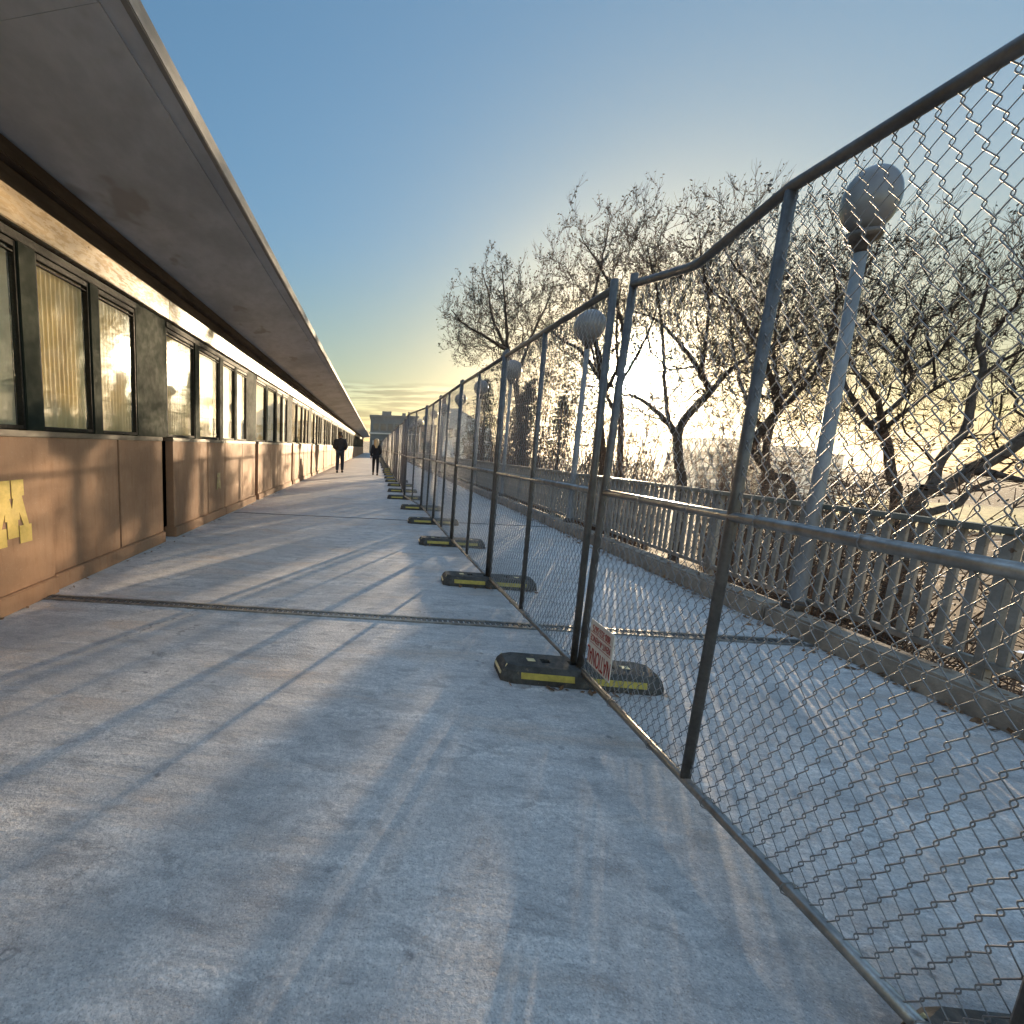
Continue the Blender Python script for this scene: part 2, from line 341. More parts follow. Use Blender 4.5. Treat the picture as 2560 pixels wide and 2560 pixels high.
def seg_tubes(p0, p1, r0, r1, n):               # many tapered tube pieces at once
    d = p1 - p0; L = np.linalg.norm(d, axis=1, keepdims=True) + 1e-9; d = d / L
    ref = np.where(np.abs(d[:, 2:3]) < .9, np.array([[0, 0, 1.]]), np.array([[1., 0, 0]]))
    a = np.cross(d, ref); a /= np.linalg.norm(a, axis=1, keepdims=True) + 1e-9; b = np.cross(a, d)
    th = np.arange(n) * 2 * np.pi / n; cs, sn = np.cos(th)[None, :, None], np.sin(th)[None, :, None]
    ring = a[:, None] * cs + b[:, None] * sn
    v = np.concatenate([p0[:, None] + ring * r0[:, None, None], p1[:, None] + ring * r1[:, None, None]], 1).reshape(-1, 3)
    k = np.arange(n); q = np.stack([k, (k + 1) % n, n + (k + 1) % n, n + k], 1)
    f = (np.arange(len(p0))[:, None, None] * 2 * n + q[None]).reshape(-1, 4)
    return v, f
def cat_meshes(parts):
    vs, fs, o = [], [], 0
    for v, f in parts:
        if len(v) == 0: continue
        vs.append(v); fs.append(f + o); o += len(v)
    return np.concatenate(vs), np.concatenate(fs)

# ------------------------------------------------------------------ setting: terrain, river bank, hills, deck
def terrain_z(x, y):
    x = np.asarray(x, float); y = np.asarray(y, float)
    right = -2.4 - .30 * np.clip(x - 3.6, 0, 42) - .02 * np.clip(x - 45, 0, 200)
    far = np.clip((y - 96) / 14, 0, 1); far = far * far * (3 - 2 * far)
    bank = np.clip(1 - np.abs(x) / 46, 0, 1); bank = np.clip(bank * 2.2, 0, 1)
    z = np.where(x > 0, right, -3.0 - .1 * np.clip(-x, 0, 60))
    z = z * (1 - far * bank) + (-.35) * far * bank
    dist = np.hypot(x - 45, y)
    rise = np.clip((dist - 330) / 220, 0, 1); z = z + rise * rise * (3 - 2 * rise) * 8.5
    z += .25 * np.sin(x * .7 + 1.3) * np.cos(y * .45) * np.clip((np.abs(x) - 4) / 4, 0, 1) * (1 - far * bank)
    return z
gx = np.unique(np.concatenate([np.linspace(-900, -60, 16), np.linspace(-60, 60, 121), np.linspace(60, 700, 60), np.linspace(700, 1500, 14)]))
gy = np.unique(np.concatenate([np.linspace(-600, -20, 14), np.linspace(-20, 130, 120), np.linspace(130, 900, 70), np.linspace(900, 1600, 12)]))
X, Y = np.meshgrid(gx, gy); Z = terrain_z(X, Y)
gv = np.stack([X, Y, Z], -1).reshape(-1, 3); nx, ny = len(gx), len(gy)
ii = (np.arange(ny - 1)[:, None] * nx + np.arange(nx - 1)[None]).ravel()
gq = np.stack([ii, ii + 1, ii + nx + 1, ii + nx], 1)
tag(link('ground', fast_mesh('ground', gv, gq, M['ground'])), kind='structure')

dk = MB().box(-9, 3.55, -8, 108, -.55, 0)
tag(dk.obj('bridge_deck', M['deck']), kind='structure')
kb = MB(); y = -6.
while y < 107:
    L = 2.46 + random.uniform(-.02, .02); h = .15 + random.uniform(-.008, .008); o = random.uniform(-.008, .008)
    kb.box(3.22 + o, 3.425 + o, y, y + L, -.02, h); y += L + .018
tag(kb.obj('kerb', M['kerb'], bevel=.018), kind='structure')

# metal expansion joint across the deck
ej = thing('expansion_joint', 'ribbed metal expansion joint crossing the deck just beyond the fence sign', 'expansion joint', (0, 3.43, 0))
for k, yy in enumerate((-.05, .035)):
    MB().box(-2.60, 3.2, yy - .014, yy + .014, -.01, .010).obj('edge_strip', M['rail_lit'], ej, bevel=.003)
tm = MB(); x = -2.58
while x < 3.18: tm.box(x, x + .026, -.034, .019, -.01, .006 + random.uniform(-.001, .002)); x += .04
tm.obj('comb_teeth', M['steel'], ej)
ej2 = thing('expansion_joint', 'narrow dark expansion joint crossing the deck farther along the walkway', 'expansion joint', (0, 8.4, 0))
MB().box(-2.60, 3.2, -.02, .02, -.01, .004).obj('edge_strip', M['black'], ej2)

# ------------------------------------------------------------------ the enclosed walkway building
bld = thing('walkway_building', 'long enclosed bridge walkway with brown lower panels, ribbed windows and deep flat roof', 'building')
XW = -2.72; MOD = 4.52; Y0 = 1.43          # a module starts just past each wide pillar
MODS = range(-1, 22)
def make_window(w, ribbed):
    h = 1.38; f = MB()
    f.box(-.035, .006, 0, .022, 0, h); f.box(-.035, .006, w - .022, w, 0, h)
    f.box(-.035, .006, .022, w - .022, 0, .03); f.box(-.035, .006, .022, w - .022, h - .045, h)
    f.box(-.028, .003, .022, w - .022, h - .085, h - .075)
    fm = f.mesh('window', M['frame'], bevel=.003)
    pm = MB().add([(-.02, .021, .029), (-.02, w - .021, .029), (-.02, w - .021, h - .044), (-.02, .021, h - .044)], [(0, 1, 2, 3)]).mesh('pane', M['glass'])
    if ribbed:
        n = int(w / .007); ys = np.linspace(.03, w - .03, n); xs = -.060 + .014 * np.sin(ys * 2 * np.pi / .058)
        v = np.concatenate([np.stack([xs, ys, np.full(n, .02)], 1), np.stack([xs, ys, np.full(n, h - .02)], 1)])
        i = np.arange(n - 1); sm = fast_mesh('corrugated_sheet', v, np.stack([i, i + 1, n + i + 1, n + i], 1), M['sheet'])
        sm.polygons.foreach_set('use_smooth', [True] * (n - 1))
    else:
        sm = MB().box(-.07, -.06, .02, w - .02, .02, h - .02).mesh('backing_board', M['board'])
    return fm, pm, sm
WIN = {(w, r): make_window(w, r) for w in (.92, .69) for r in (0, 1)}
olive_sheet = MB().box(-.07, -.06, .02, .90, .02, 1.36).mesh('backing_board', M['olive_board'])
mullions = MB()
for m in MODS:
    b = Y0 + .0 + m * MOD
    rnd = random.Random(m * 13 + 5)
    for k, (a, w) in enumerate(((.02, .92), (1.13, .92), (2.24, .69), (3.07, .69))):
        ribbed = rnd.random() < .55
        if m == 0 and k in (2, 3): ribbed = True
        if m == 1: ribbed = k == 0
        fm, pm, sm = WIN[(w, 1 if ribbed else 0)]
        if m == 0 and k == 1: sm = olive_sheet
        wn_ = link('window', fm, bld, (XW - .03, b + a, 1.345))
        link('pane', pm, wn_); link('corrugated_sheet' if ribbed and sm is not olive_sheet else 'backing_board', sm, wn_)
    for a0, a1 in ((.942, 1.128), (2.052, 2.238), (2.932, 3.068)):
        MB().box(XW - .10, XW - .012, b + a0, b + a1, 1.335, 2.795).obj('mullion', M['pillar'], bld, bevel=.006)
    MB().box(XW - .22, XW - .02, b + 3.762, b + 4.538, 1.335, 2.815).obj('pillar', M['pillar'], bld, bevel=.01)
    MB().box(XW - .30, XW - .16, b + 4.20, b + 4.56, -.01, 1.33).obj('recess_post', M['black'], bld)  # black colour stands in for the shade in the gap between bays
    # frame head and sill
    MB().box(XW - .10, XW - .006, b + .0, b + 3.76, 2.728, 2.794).obj('window_head', M['frame'], bld, bevel=.004)
    for s0, s1 in ((.01, 2.14), (2.155, 4.23)):
        off = rnd.uniform(-.012, .012)
        if m == 0: off = .045 if s0 < 1 else .0
        MB().box(XW - .12, XW + .055 + off, b + s0, b + s1, 1.285, 1.334).obj('sill', M['sill'], bld, bevel=.006)
        MB().box(XW - .10, XW + .075 + off, b + s0 + .005, b + s1 - .005, -.006, .135 + rnd.uniform(-.006, .006)).obj('plinth', M['panel'], bld, bevel=.008)
        cut = s0 + (1.29 if s0 > 1 else 1.29)
        if s0 > 1: cut = s0 + 1.07
        for p0, p1 in ((s0 + .006, cut - .012), (cut + .012, s1 - .006)):
            MB().box(XW - .06, XW + .045 + off, b + p0, b + p1, .137, 1.284).obj('wall_panel', M['panel'], bld, bevel=.005)
        MB().box(XW - .06, XW + .012 + off, b + cut - .014, b + cut + .014, .137, 1.284).obj('joint_strip', M['gap'], bld)
MB().box(XW - .36, XW - .301, -4, 100, -.01, 2.8).obj('back_wall', M['black'], bld)
yend0, yend1 = -4.2, 101.0
for m in MODS:
    b = Y0 + m * MOD
    MB().box(XW - .14, XW + .035 + random.uniform(-.004, .004), b + .004, b + MOD - .004, 2.818, 3.05).obj('lintel', M['lintel'], bld, bevel=.006)
MB().box(XW - .14, XW + .005, yend0, yend1, 3.055, 3.21).obj('fascia_board', M['dark_beam'], bld, bevel=.01)
MB().box(XW - .14, XW + .075, yend0, yend1, 3.213, 3.335).obj('ceiling_trim', M['dark_beam'], bld, bevel=.01)
SOF = lambda x: 3.338 + (x + 2.66) * (3.512 - 3.338) / (2.66 - 1.36)
rf = MB(); F = lambda a, b, t: (a, t, b)
yj = yend0                                   # cast in lengths, hairline joints between them
while yj < yend1 - .1:
    y2 = min(yj + 2.26, yend1)
    rf.prism([(-9.2, 3.338), (-2.66, 3.338), (-1.51, SOF(-1.51)), (-1.51, SOF(-1.51) + .115), (-9.2, 3.60)], F, yj, y2 - .0025)
    rf.prism([(-1.509, SOF(-1.509) + .012), (-1.405, SOF(-1.405) + .012), (-1.405, SOF(-1.405) + .105), (-1.509, SOF(-1.509) + .105)], F, yj, y2 - .004)
    yj = y2
roof = rf.obj('roof', M['concrete'], bld)
MB().box(-1.404, -1.36, yend0, yend1, 3.506, 3.622).obj('roof_fascia', M['fascia'], bld, bevel=.006)
MB().box(-9.2, XW - .3, yend1 - .2, yend1, 0, 3.33).obj('end_wall', M['greywall'], bld)
MB().box(-9.2, XW - .3, yend0, yend0 + .2, 0, 3.33).obj('end_wall', M['greywall'], bld)
MB().box(-9.2, -9.0, yend0 + .2, yend1 - .2, 0, 3.33).obj('rear_wall', M['panel'], bld)

# block letter painted on the lower panels
def emblem(yc, z0, s, mat, x):
    mb = MB(); F = lambda a, b, t: (x + t, yc + a * s, z0 + b * s)
    H = [[(-.13, .5), (-.007, .5), (-.007, .36), (-.02, .36), (0, .28), (0, .055), (-.053, .055), (-.053, .19), (-.075, .19), (-.07, .25), (-.11, .14), (-.066, .14), (-.066, 0), (-.19, 0), (-.19, .14), (-.165, .14), (-.105, .375), (-.13, .375)]]
    for poly in H:
        mb.prism(poly, F, 0, .004); mb.prism([(-a, b) for a, b in poly][::-1], F, 0, .004)
    o = mb.obj('emblem', mat, bld); o['label'] = 'gold block letter M painted on the lower panel' if mat is M['gold'] else 'worn faded gold letter M'
    return o
emblem(3.14, .492, .956, M['gold'], XW + .0905 + .001)
emblem(7.72, .50, .55, M['gold_faded'], XW + .0585)

# ------------------------------------------------------------------ temporary chain link fence
FJ_Y = [.77, 2.62, 4.47, 6.33, 8.15, 10.0, 11.98, 13.9, 16.05, 18.0, 19.95, 22.2]
FJ_X = [1.25, 1.22, 1.155, 1.10, 1.07, 1.04, .80, .86, .91, .865, .865, .89]
while len(FJ_Y) < 42:
    FJ_Y.append(FJ_Y[-1] + 1.95 + random.uniform(-.06, .06)); FJ_X.append(.89 + random.uniform(-.06, .06))
FJ_Y.insert(0, -1.05); FJ_X.insert(0, 1.27)
ZB, ZT, ZM = .085, 2.17, 1.105
ORD = ['first', 'second', 'third', 'fourth', 'fifth', 'sixth', 'seventh', 'eighth', 'ninth', 'tenth', 'eleventh', 'twelfth', 'thirteenth',
       'fourteenth', 'fifteenth', 'sixteenth', 'seventeenth', 'eighteenth', 'nineteenth', 'twentieth']
TENS = {2: 'twenty', 3: 'thirty', 4: 'forty'}
def ordinal(n):
    if n <= 20: return ORD[n - 1]
    t, u = divmod(n, 10)
    return (['', '', 'twentieth', 'thirtieth', 'fortieth'][t]) if u == 0 else TENS[t] + '-' + ORD[u - 1]
def chain_link(L, top=None, du=.0238, rw=.0017):
    dv = .0432
    nw = int((L - .05) / du); nz = int((ZT - ZB - .006) / dv)
    off = (L - nw * du) / 2
    P0, P1 = [], []
    z = ZB + .012 + np.arange(nz + 1) * dv
    tw = np.linspace(0, 1, nw + 1)
    for i in range(nw):
        u0, u1 = off + i * du - .0028, off + (i + 1) * du + .0028
        left = (np.arange(nz + 1) + i) % 2 == 0
        u = np.where(left, u0, u1) + rng.normal(0, .0012, nz + 1); d = np.where(left, .0026, -.0026)
        zz = z + rng.normal(0, .0012, nz + 1) + .004 * np.sin(i * .35)
        if top is not None: zz = ZB + (zz - ZB) * (top(u) - ZB) / (ZT - ZB)
        bow = .012 * np.sin(np.pi * i / nw) * np.sin((zz - ZB) * 3.1)
        p = np.stack([d + bow, u, zz], 1)
        a, b = p[:-1], p[1:]          # each diagonal leaves its knuckle upright, then swings over
        prev = a
        for tt, ss in ((.08, .02), (.2, .15), (.8, .85), (.92, .98), (1, 1)):
            q = a + (b - a) * np.array([[ss, ss, tt]]); P0.append(prev); P1.append(q); prev = q
    P0 = np.concatenate(P0); P1 = np.concatenate(P1); r = np.full(len(P0), rw)
    v, f = seg_tubes(P0, P1, r, r, 4)
    # tie wires round the rails
    ties = []
    for zc in (ZB, ZM):
        for u in np.arange(.12, L - .05, .34):
            t = np.linspace(0, 2 * np.pi, 9); c = np.stack([.0235 * np.cos(t), u + .012 * np.sin(t / 2), zc + .0235 * np.sin(t)], 1)
            ties.append(seg_tubes(c[:-1], c[1:], np.full(8, .0019), np.full(8, .0019), 4))
    tv, tf = cat_meshes(ties); 
    tf5 = np.concatenate([tf], 0)
    V, Fq = cat_meshes([(v, f), (tv, tf5)])
    return fast_mesh('chain_link', V, Fq, M['wire'])
def panel_meshes(L, bent=False, **kw):
    top = None; kink = []
    if bent:
        top = lambda u: np.interp(u, [0, L * .5, L * .6, L * .73, L * .86, L], [ZT, ZT, ZT - .035, ZT - .085, ZT - .045, ZT])
    r = .0185
    z1, z0 = (float(top(L)) if top else ZT), ZT
    tr_pts = [(0, .0, ZT), (0, L, ZT)] if not bent else [(0, u, float(top(u))) for u in (0, L * .25, L * .5, L * .56, L * .62, L * .68, L * .72, L * .75, L * .79, L * .86, L)]
    me = {
        'top_rail': MB().tube(tr_pts, r * 1.06, 12).mesh('top_rail', M['steel'], smooth=True),
        'bottom_rail': MB().tube([(0, .02, ZB), (0, L - .02, ZB)], r, 12).mesh('bottom_rail', M['rail_lit'], smooth=True),
        'mid_rail': MB().tube([(0, .02, ZM), (0, L - .02, ZM)], r, 12).mesh('mid_rail', M['rail_lit'], smooth=True),
        'end_post': MB().tube([(0, 0, .012), (0, 0, ZT + .05)], r, 12).mesh('end_post', M['steel'], smooth=True),
        'centre_post': MB().tube([(0, 0, ZB), (0, 0, ZT)], r * .95, 12).mesh('centre_post', M['steel'], smooth=True)}
    me['chain_link'] = chain_link(L, top, **kw)
    return me
LSTD = 1.86
PM = panel_meshes(LSTD); PM1 = panel_meshes(LSTD, True); PM3 = panel_meshes(LSTD, du=.034, rw=.0018); PMF = panel_meshes(LSTD, du=.040, rw=.0022)
npan = len(FJ_Y) - 1
for i in range(npan):
    y0, y1, x0, x1 = FJ_Y[i], FJ_Y[i + 1], FJ_X[i], FJ_X[i + 1]
    L = math.hypot(x1 - x0, y1 - y0); me = PM1 if i == 1 else PM if i < 3 else PM3 if i < 5 else PMF
    if i == 0: lab = 'grey chain-link fence panel nearest the camera, cut off by the picture edge'
    elif i == npan - 1: lab = 'grey chain-link fence panel at the far end of the fence row'
    else: lab = 'grey chain-link fence panel, %s along the row from the camera' % ordinal(i + 1)
    p = thing('temporary_fence', lab, 'fence panel', (x0, y0, 0), -math.atan2(x1 - x0, y1 - y0), 'temporary fence panels along the walkway')
    lean = random.uniform(-.008, .008)
    if i == 1: lean = .022
    p.rotation_euler = (0, lean, p.rotation_euler.z)
    p.scale = (1, (L - .075) / LSTD, 1)
    s = .0375
    for part in ('top_rail', 'bottom_rail', 'mid_rail', 'chain_link'):
        link(part, me[part], p, (0, s, 0))
    link('end_post', me['end_post'], p, (0, s, 0)); link('end_post', me['end_post'], p, (0, LSTD + s, 0))
    link('centre_post', me['centre_post'], p, (0, LSTD / 2 + s, 0))

# rubber feet of the fence
def foot_body():
    hx, hy, h = .44, .115, .098; bm = bmesh.new()
    plan = [(-hx, -hy * .74), (-hx + .06, -hy), (hx - .06, -hy), (hx, -hy * .74), (hx, hy * .74), (hx - .06, hy), (-hx + .06, hy), (-hx, hy * .74)]
    mb = MB(); n = 8
    lv = [(1, 0), (1.0, .03), (.965, .07), (.90, h)]
    def ring(s, z): return [(x - math.copysign((1 - s) * .30, x) if abs(x) > .36 else x - math.copysign((1 - s) * .28, x), y - math.copysign((1 - s) * .25, y), z) for x, y in plan]
    vs = [p for s, z in lv for p in ring(s, z)]
    fs = [(a * n + k, a * n + (k + 1) % n, (a + 1) * n + (k + 1) % n, (a + 1) * n + k) for a in range(len(lv) - 1) for k in range(n)]
    fs += [tuple(range(n))[::-1]]
    # top with four post sockets sunk into it
    top = ring(*lv[-1]); y_ = abs(top[1][1]); xs = [-.345, -.20, -.15, -.045, .005, .055, .15, .20, .345]
    mb.add(vs, fs)
    tz = h; yy = [-y_, -.026, .026, y_]
    grid = [(x, y, tz) for x in xs for y in yy]; m = len(yy)
    for a in range(len(xs) - 1):
        for b in range(3):
            i0 = a * m + b; q = (i0, i0 + m, i0 + m + 1, i0 + 1); qv = [grid[i] for i in q]
            if b == 1 and a in (1, 3, 6):
                lo = [(x, y, tz - .06) for x, y, z in qv]
                mb.add(qv + lo, [(4, 5, 6, 7)] + [(k, (k + 1) % 4, 4 + (k + 1) % 4, 4 + k) for k in range(4)])
            else: mb.add(qv, [(0, 1, 2, 3)])
    for sx in (-1, 1):
        e = [(sx * .345, -y_, tz), (sx * .345, y_, tz)] + [p for p in (top[3:5] if sx > 0 else [top[7], top[0]])]
        pts = [(sx * .345, -y_, tz)] + ([top[2], top[3], top[4], top[5]] if sx > 0 else [top[1], top[0], top[7], top[6]]) + [(sx * .345, y_, tz)]
        mb.add(pts, [tuple(range(len(pts)))])
    return mb.mesh('body', M['rubber'])
FB = foot_body()
def strip(x0, x1, side):
    zz = (.034, .068); y0, y1 = side * .1165, side * .1085
    return MB().add([(x0, y0, zz[0]), (x1, y0, zz[0]), (x1, y1, zz[1]), (x0, y1, zz[1]),
                     (x0, y0 + side * .002, zz[0]), (x1, y0 + side * .002, zz[0]), (x1, y1 + side * .002, zz[1]), (x0, y1 + side * .002, zz[1])],
                    [(0, 1, 2, 3), (7, 6, 5, 4), (0, 4, 5, 1), (1, 5, 6, 2), (2, 6, 7, 3), (3, 7, 4, 0)])
REFL = [strip(a, b, s).mesh('side_reflector', M['yellow']) for s in (-1, 1) for a, b in ((-.335, -.045), (.045, .335))]
def end_cap(sx):
    mb = MB()
    for k in range(2):
        z0, z1 = (.034, .064) if k == 0 else (.067, .096)
        xa = lambda z: sx * (.4425 - max(0, z - .03) * .58)
        for j in range(2):
            ya, yb = (-.074, -.002) if j == 0 else (.002, .074)
            vs = [(xa(z0), ya, z0), (xa(z0), yb, z0), (xa(z1), yb, z1), (xa(z1), ya, z1)]
            mb.add(vs + [(x + sx * .003, y, z + .001) for x, y, z in vs], [(0, 1, 2, 3), (7, 6, 5, 4), (0, 4, 5, 1), (1, 5, 6, 2), (2, 6, 7, 3), (3, 7, 4, 0)])
    return mb.mesh('end_reflector', M['cream'])
CAPS = [end_cap(-1), end_cap(1)]
MARK = MB().box(-.022, .022, -.018, .018, 0, .002).mesh('top_marker', M['cream'])
for i in range(1, len(FJ_Y)):
    x, y = FJ_X[i], FJ_Y[i]
    if i == 1: lab = 'black rubber fence foot at the picture corner, nearest the camera'
    elif i == 2: lab = 'large near black rubber fence foot with yellow reflectors, below the white sign'
    else: lab = 'black and yellow rubber fence foot, %s along the row' % ordinal(i)
    t = thing('rubber_fence_weight', lab, 'fence foot', (x + (.43 if i == 1 else 0), y + (.11 if i == 1 else 0), .001), random.uniform(-.05, .05) - .02, 'rubber feet under the fence panels')
    link('body', FB, t)
    if i < 16:
        for m_ in REFL: link('side_reflector', m_, t)
        for m_ in CAPS: link('end_reflector', m_, t)
        link('top_marker', MARK, t, (-.255, 0, .0985)); link('top_marker', MARK, t, (.265, 0, .0985))

# small hire-company sign hung upside down at the bottom of the fence
sg = thing('fence_sign', 'small white sign with red lettering, hung upside down low on the fence', 'sign', (1.196, 2.215, .195), 0)
SW, SH = .235, .245
sgn_rot = math.atan2(1.22 - 1.25, 1.82)
sg.rotation_euler = (0, 0, -.0)
MB().box(-.003, .003, 0, SW, 0, SH).obj('board', M['sign'], sg, bevel=.001)
def text(s, size, sx, u, z, parent, mat):
    c = bpy.data.curves.new('lettering', 'FONT'); c.body = s; c.size = size; c.align_x = 'CENTER'; c.align_y = 'CENTER'; c.extrude = .0006; c.offset = .0
    c.materials.append(mat)
    o = link('lettering', c, parent, (-.0042, u, z))
    # faces -x; local x along world -y when upright; turned half round since the sign hangs upside down
    m = Matrix(((0, 0, -1), (1, 0, 0), (0, -1, 0))).to_4x4()
    o.rotation_euler = m.to_euler(); o.scale = (sx, 1, 1)
    bpy.context.view_layer.update(); dg = bpy.context.evaluated_depsgraph_get(); me = bpy.data.meshes.new_from_object(o.evaluated_get(dg))
    e = o.rotation_euler.copy(); bpy.data.objects.remove(o)
    o = link('lettering', me, parent, (-.0042, u, z)); o.rotation_euler = e; o.scale = (sx, 1, 1); return o
text('NATIONAL', .125, .39, SW / 2, .060, sg, M['red'])
text('RENT-A-FENCE', .049, .62, SW / 2, .152, sg, M['red'])
text('800-352-5675', .052, .62, SW / 2, .207, sg, M['red'])
MB().box(-.0036, -.003, .012, SW - .012, .121, .124).obj('rule_line', M['red'], sg)
MB().box(-.0036, -.003, .012, SW - .012, .178, .181).obj('rule_line', M['red'], sg)

# ------------------------------------------------------------------ bridge railing and globe lamps
RX = 3.485
LAMP_Y = [3.80, 8.10, 12.4, 15.9, 19.6, 24.2, 28.3, 32.6, 36.9, 41.2, 45.5, 49.8, 54.1, 58.4]
def railing_meshes(L, n):
    tp = MB().box(-.04, .04, 0, L, .955, .992).mesh('top_rail', M['railtop'], bevel=.006)
    br = MB().box(-.022, .022, 0, L, .195, .235).mesh('bottom_rail', M['railing'], bevel=.004)
    po = MB().box(-.025, .025, -.03, .03, -.3, .954).mesh('post', M['railing'], bevel=.005)
    ba = MB().box(-.012, .012, -.021, .021, .236, .954).mesh('baluster', M['railing'], bevel=.003)
    return tp, br, po, ba
RL = 4.28; NB = 43
tp, br, po, ba = railing_meshes(RL, NB)
allb = MB()
for k in range(NB):
    yb = (k + .5) * RL / NB
    if min(abs(yb - RL * .25), abs(yb - RL * .75)) < .065: continue
    allb.box(-.012, .012, yb - .021, yb + .021, .236, .954)
ALLB = allb.mesh('balusters', M['railing'])
for i in range(-1, 22):
    y0 = 3.80 - RL + i * RL + .012
    if i < 0: lab = 'grey bridge railing section nearest the camera, at the right picture edge'
    elif i == 0: lab = 'grey bridge railing section just before the nearest globe lamp'
    elif i == 21: lab = 'grey bridge railing section at the far end of the row'
    else: lab = 'grey bridge railing section, %s beyond the nearest globe lamp' % ordinal(i)
    t = thing('bridge_railing', lab, 'railing', (RX, y0, 0), 0, 'railing sections along the bridge edge')
    t.scale = (1, (RL - .024) / RL, 1)
    link('top_rail', tp, t); link('bottom_rail', br, t)
    for q in (.25, .75): link('post', po, t, (0, RL * q, 0))
    if i <= 3:
        for k in range(NB):
            yb = (k + .5) * RL / NB
            if min(abs(yb - RL * .25), abs(yb - RL * .75)) < .065: continue
            link('baluster', ba, t, (random.uniform(-.003, .003), yb, 0))
    else: link('balusters', ALLB, t)

def lamp_meshes():
    pole = MB().lathe([(.062, 0), (.062, .02), (.05, .03), (.047, .6), (.036, 2.72)], 18).mesh('pole', M['pole'], smooth=True)
    base = MB().lathe([(.085, 0), (.085, .045), (.07, .055), (.066, .07)], 18).mesh('base_plate', M['bronze'], smooth=False)
    fit = MB().lathe([(.036, 2.70), (.05, 2.72), (.055, 2.76), (.085, 2.78), (.10, 2.81), (.10, 2.84), (.085, 2.845)], 20).mesh('globe_fitter', M['bronze'], smooth=True)
    bm = bmesh.new(); bmesh.ops.create_uvsphere(bm, u_segments=40, v_segments=24, radius=.235)
    for f in bm.faces: f.smooth = True
    g = bpy.data.meshes.new('globe'); bm.to_mesh(g); bm.free(); g.materials.append(M['globe'])
    return pole, base, fit, g
LP = lamp_meshes()
for i, y in enumerate(LAMP_Y):
    if i == 0: lab = 'tall globe lamp nearest the camera, standing among the near railing balusters'
    elif i == 1: lab = 'globe lamp just left of the low sun, second along the railing'
    else: lab = 'pale globe lamp on a pole, %s along the bridge railing' % ordinal(i + 1)
    t = thing('globe_lamp', lab, 'street lamp', (3.375 + (.035 if i == 0 else 0), y, .15), 0, 'globe lamps along the railing')
    link('pole', LP[0], t); link('base_plate', LP[1], t); link('globe_fitter', LP[2], t)
    g = link('globe', LP[3], t, (0, 0, 3.05))
    if i == 0: t.scale = (1, 1, .985); g.scale = (.70, .60, .98); g.location = (.03, .03, 3.07)
    else: t.scale = (1, 1, 1.06)

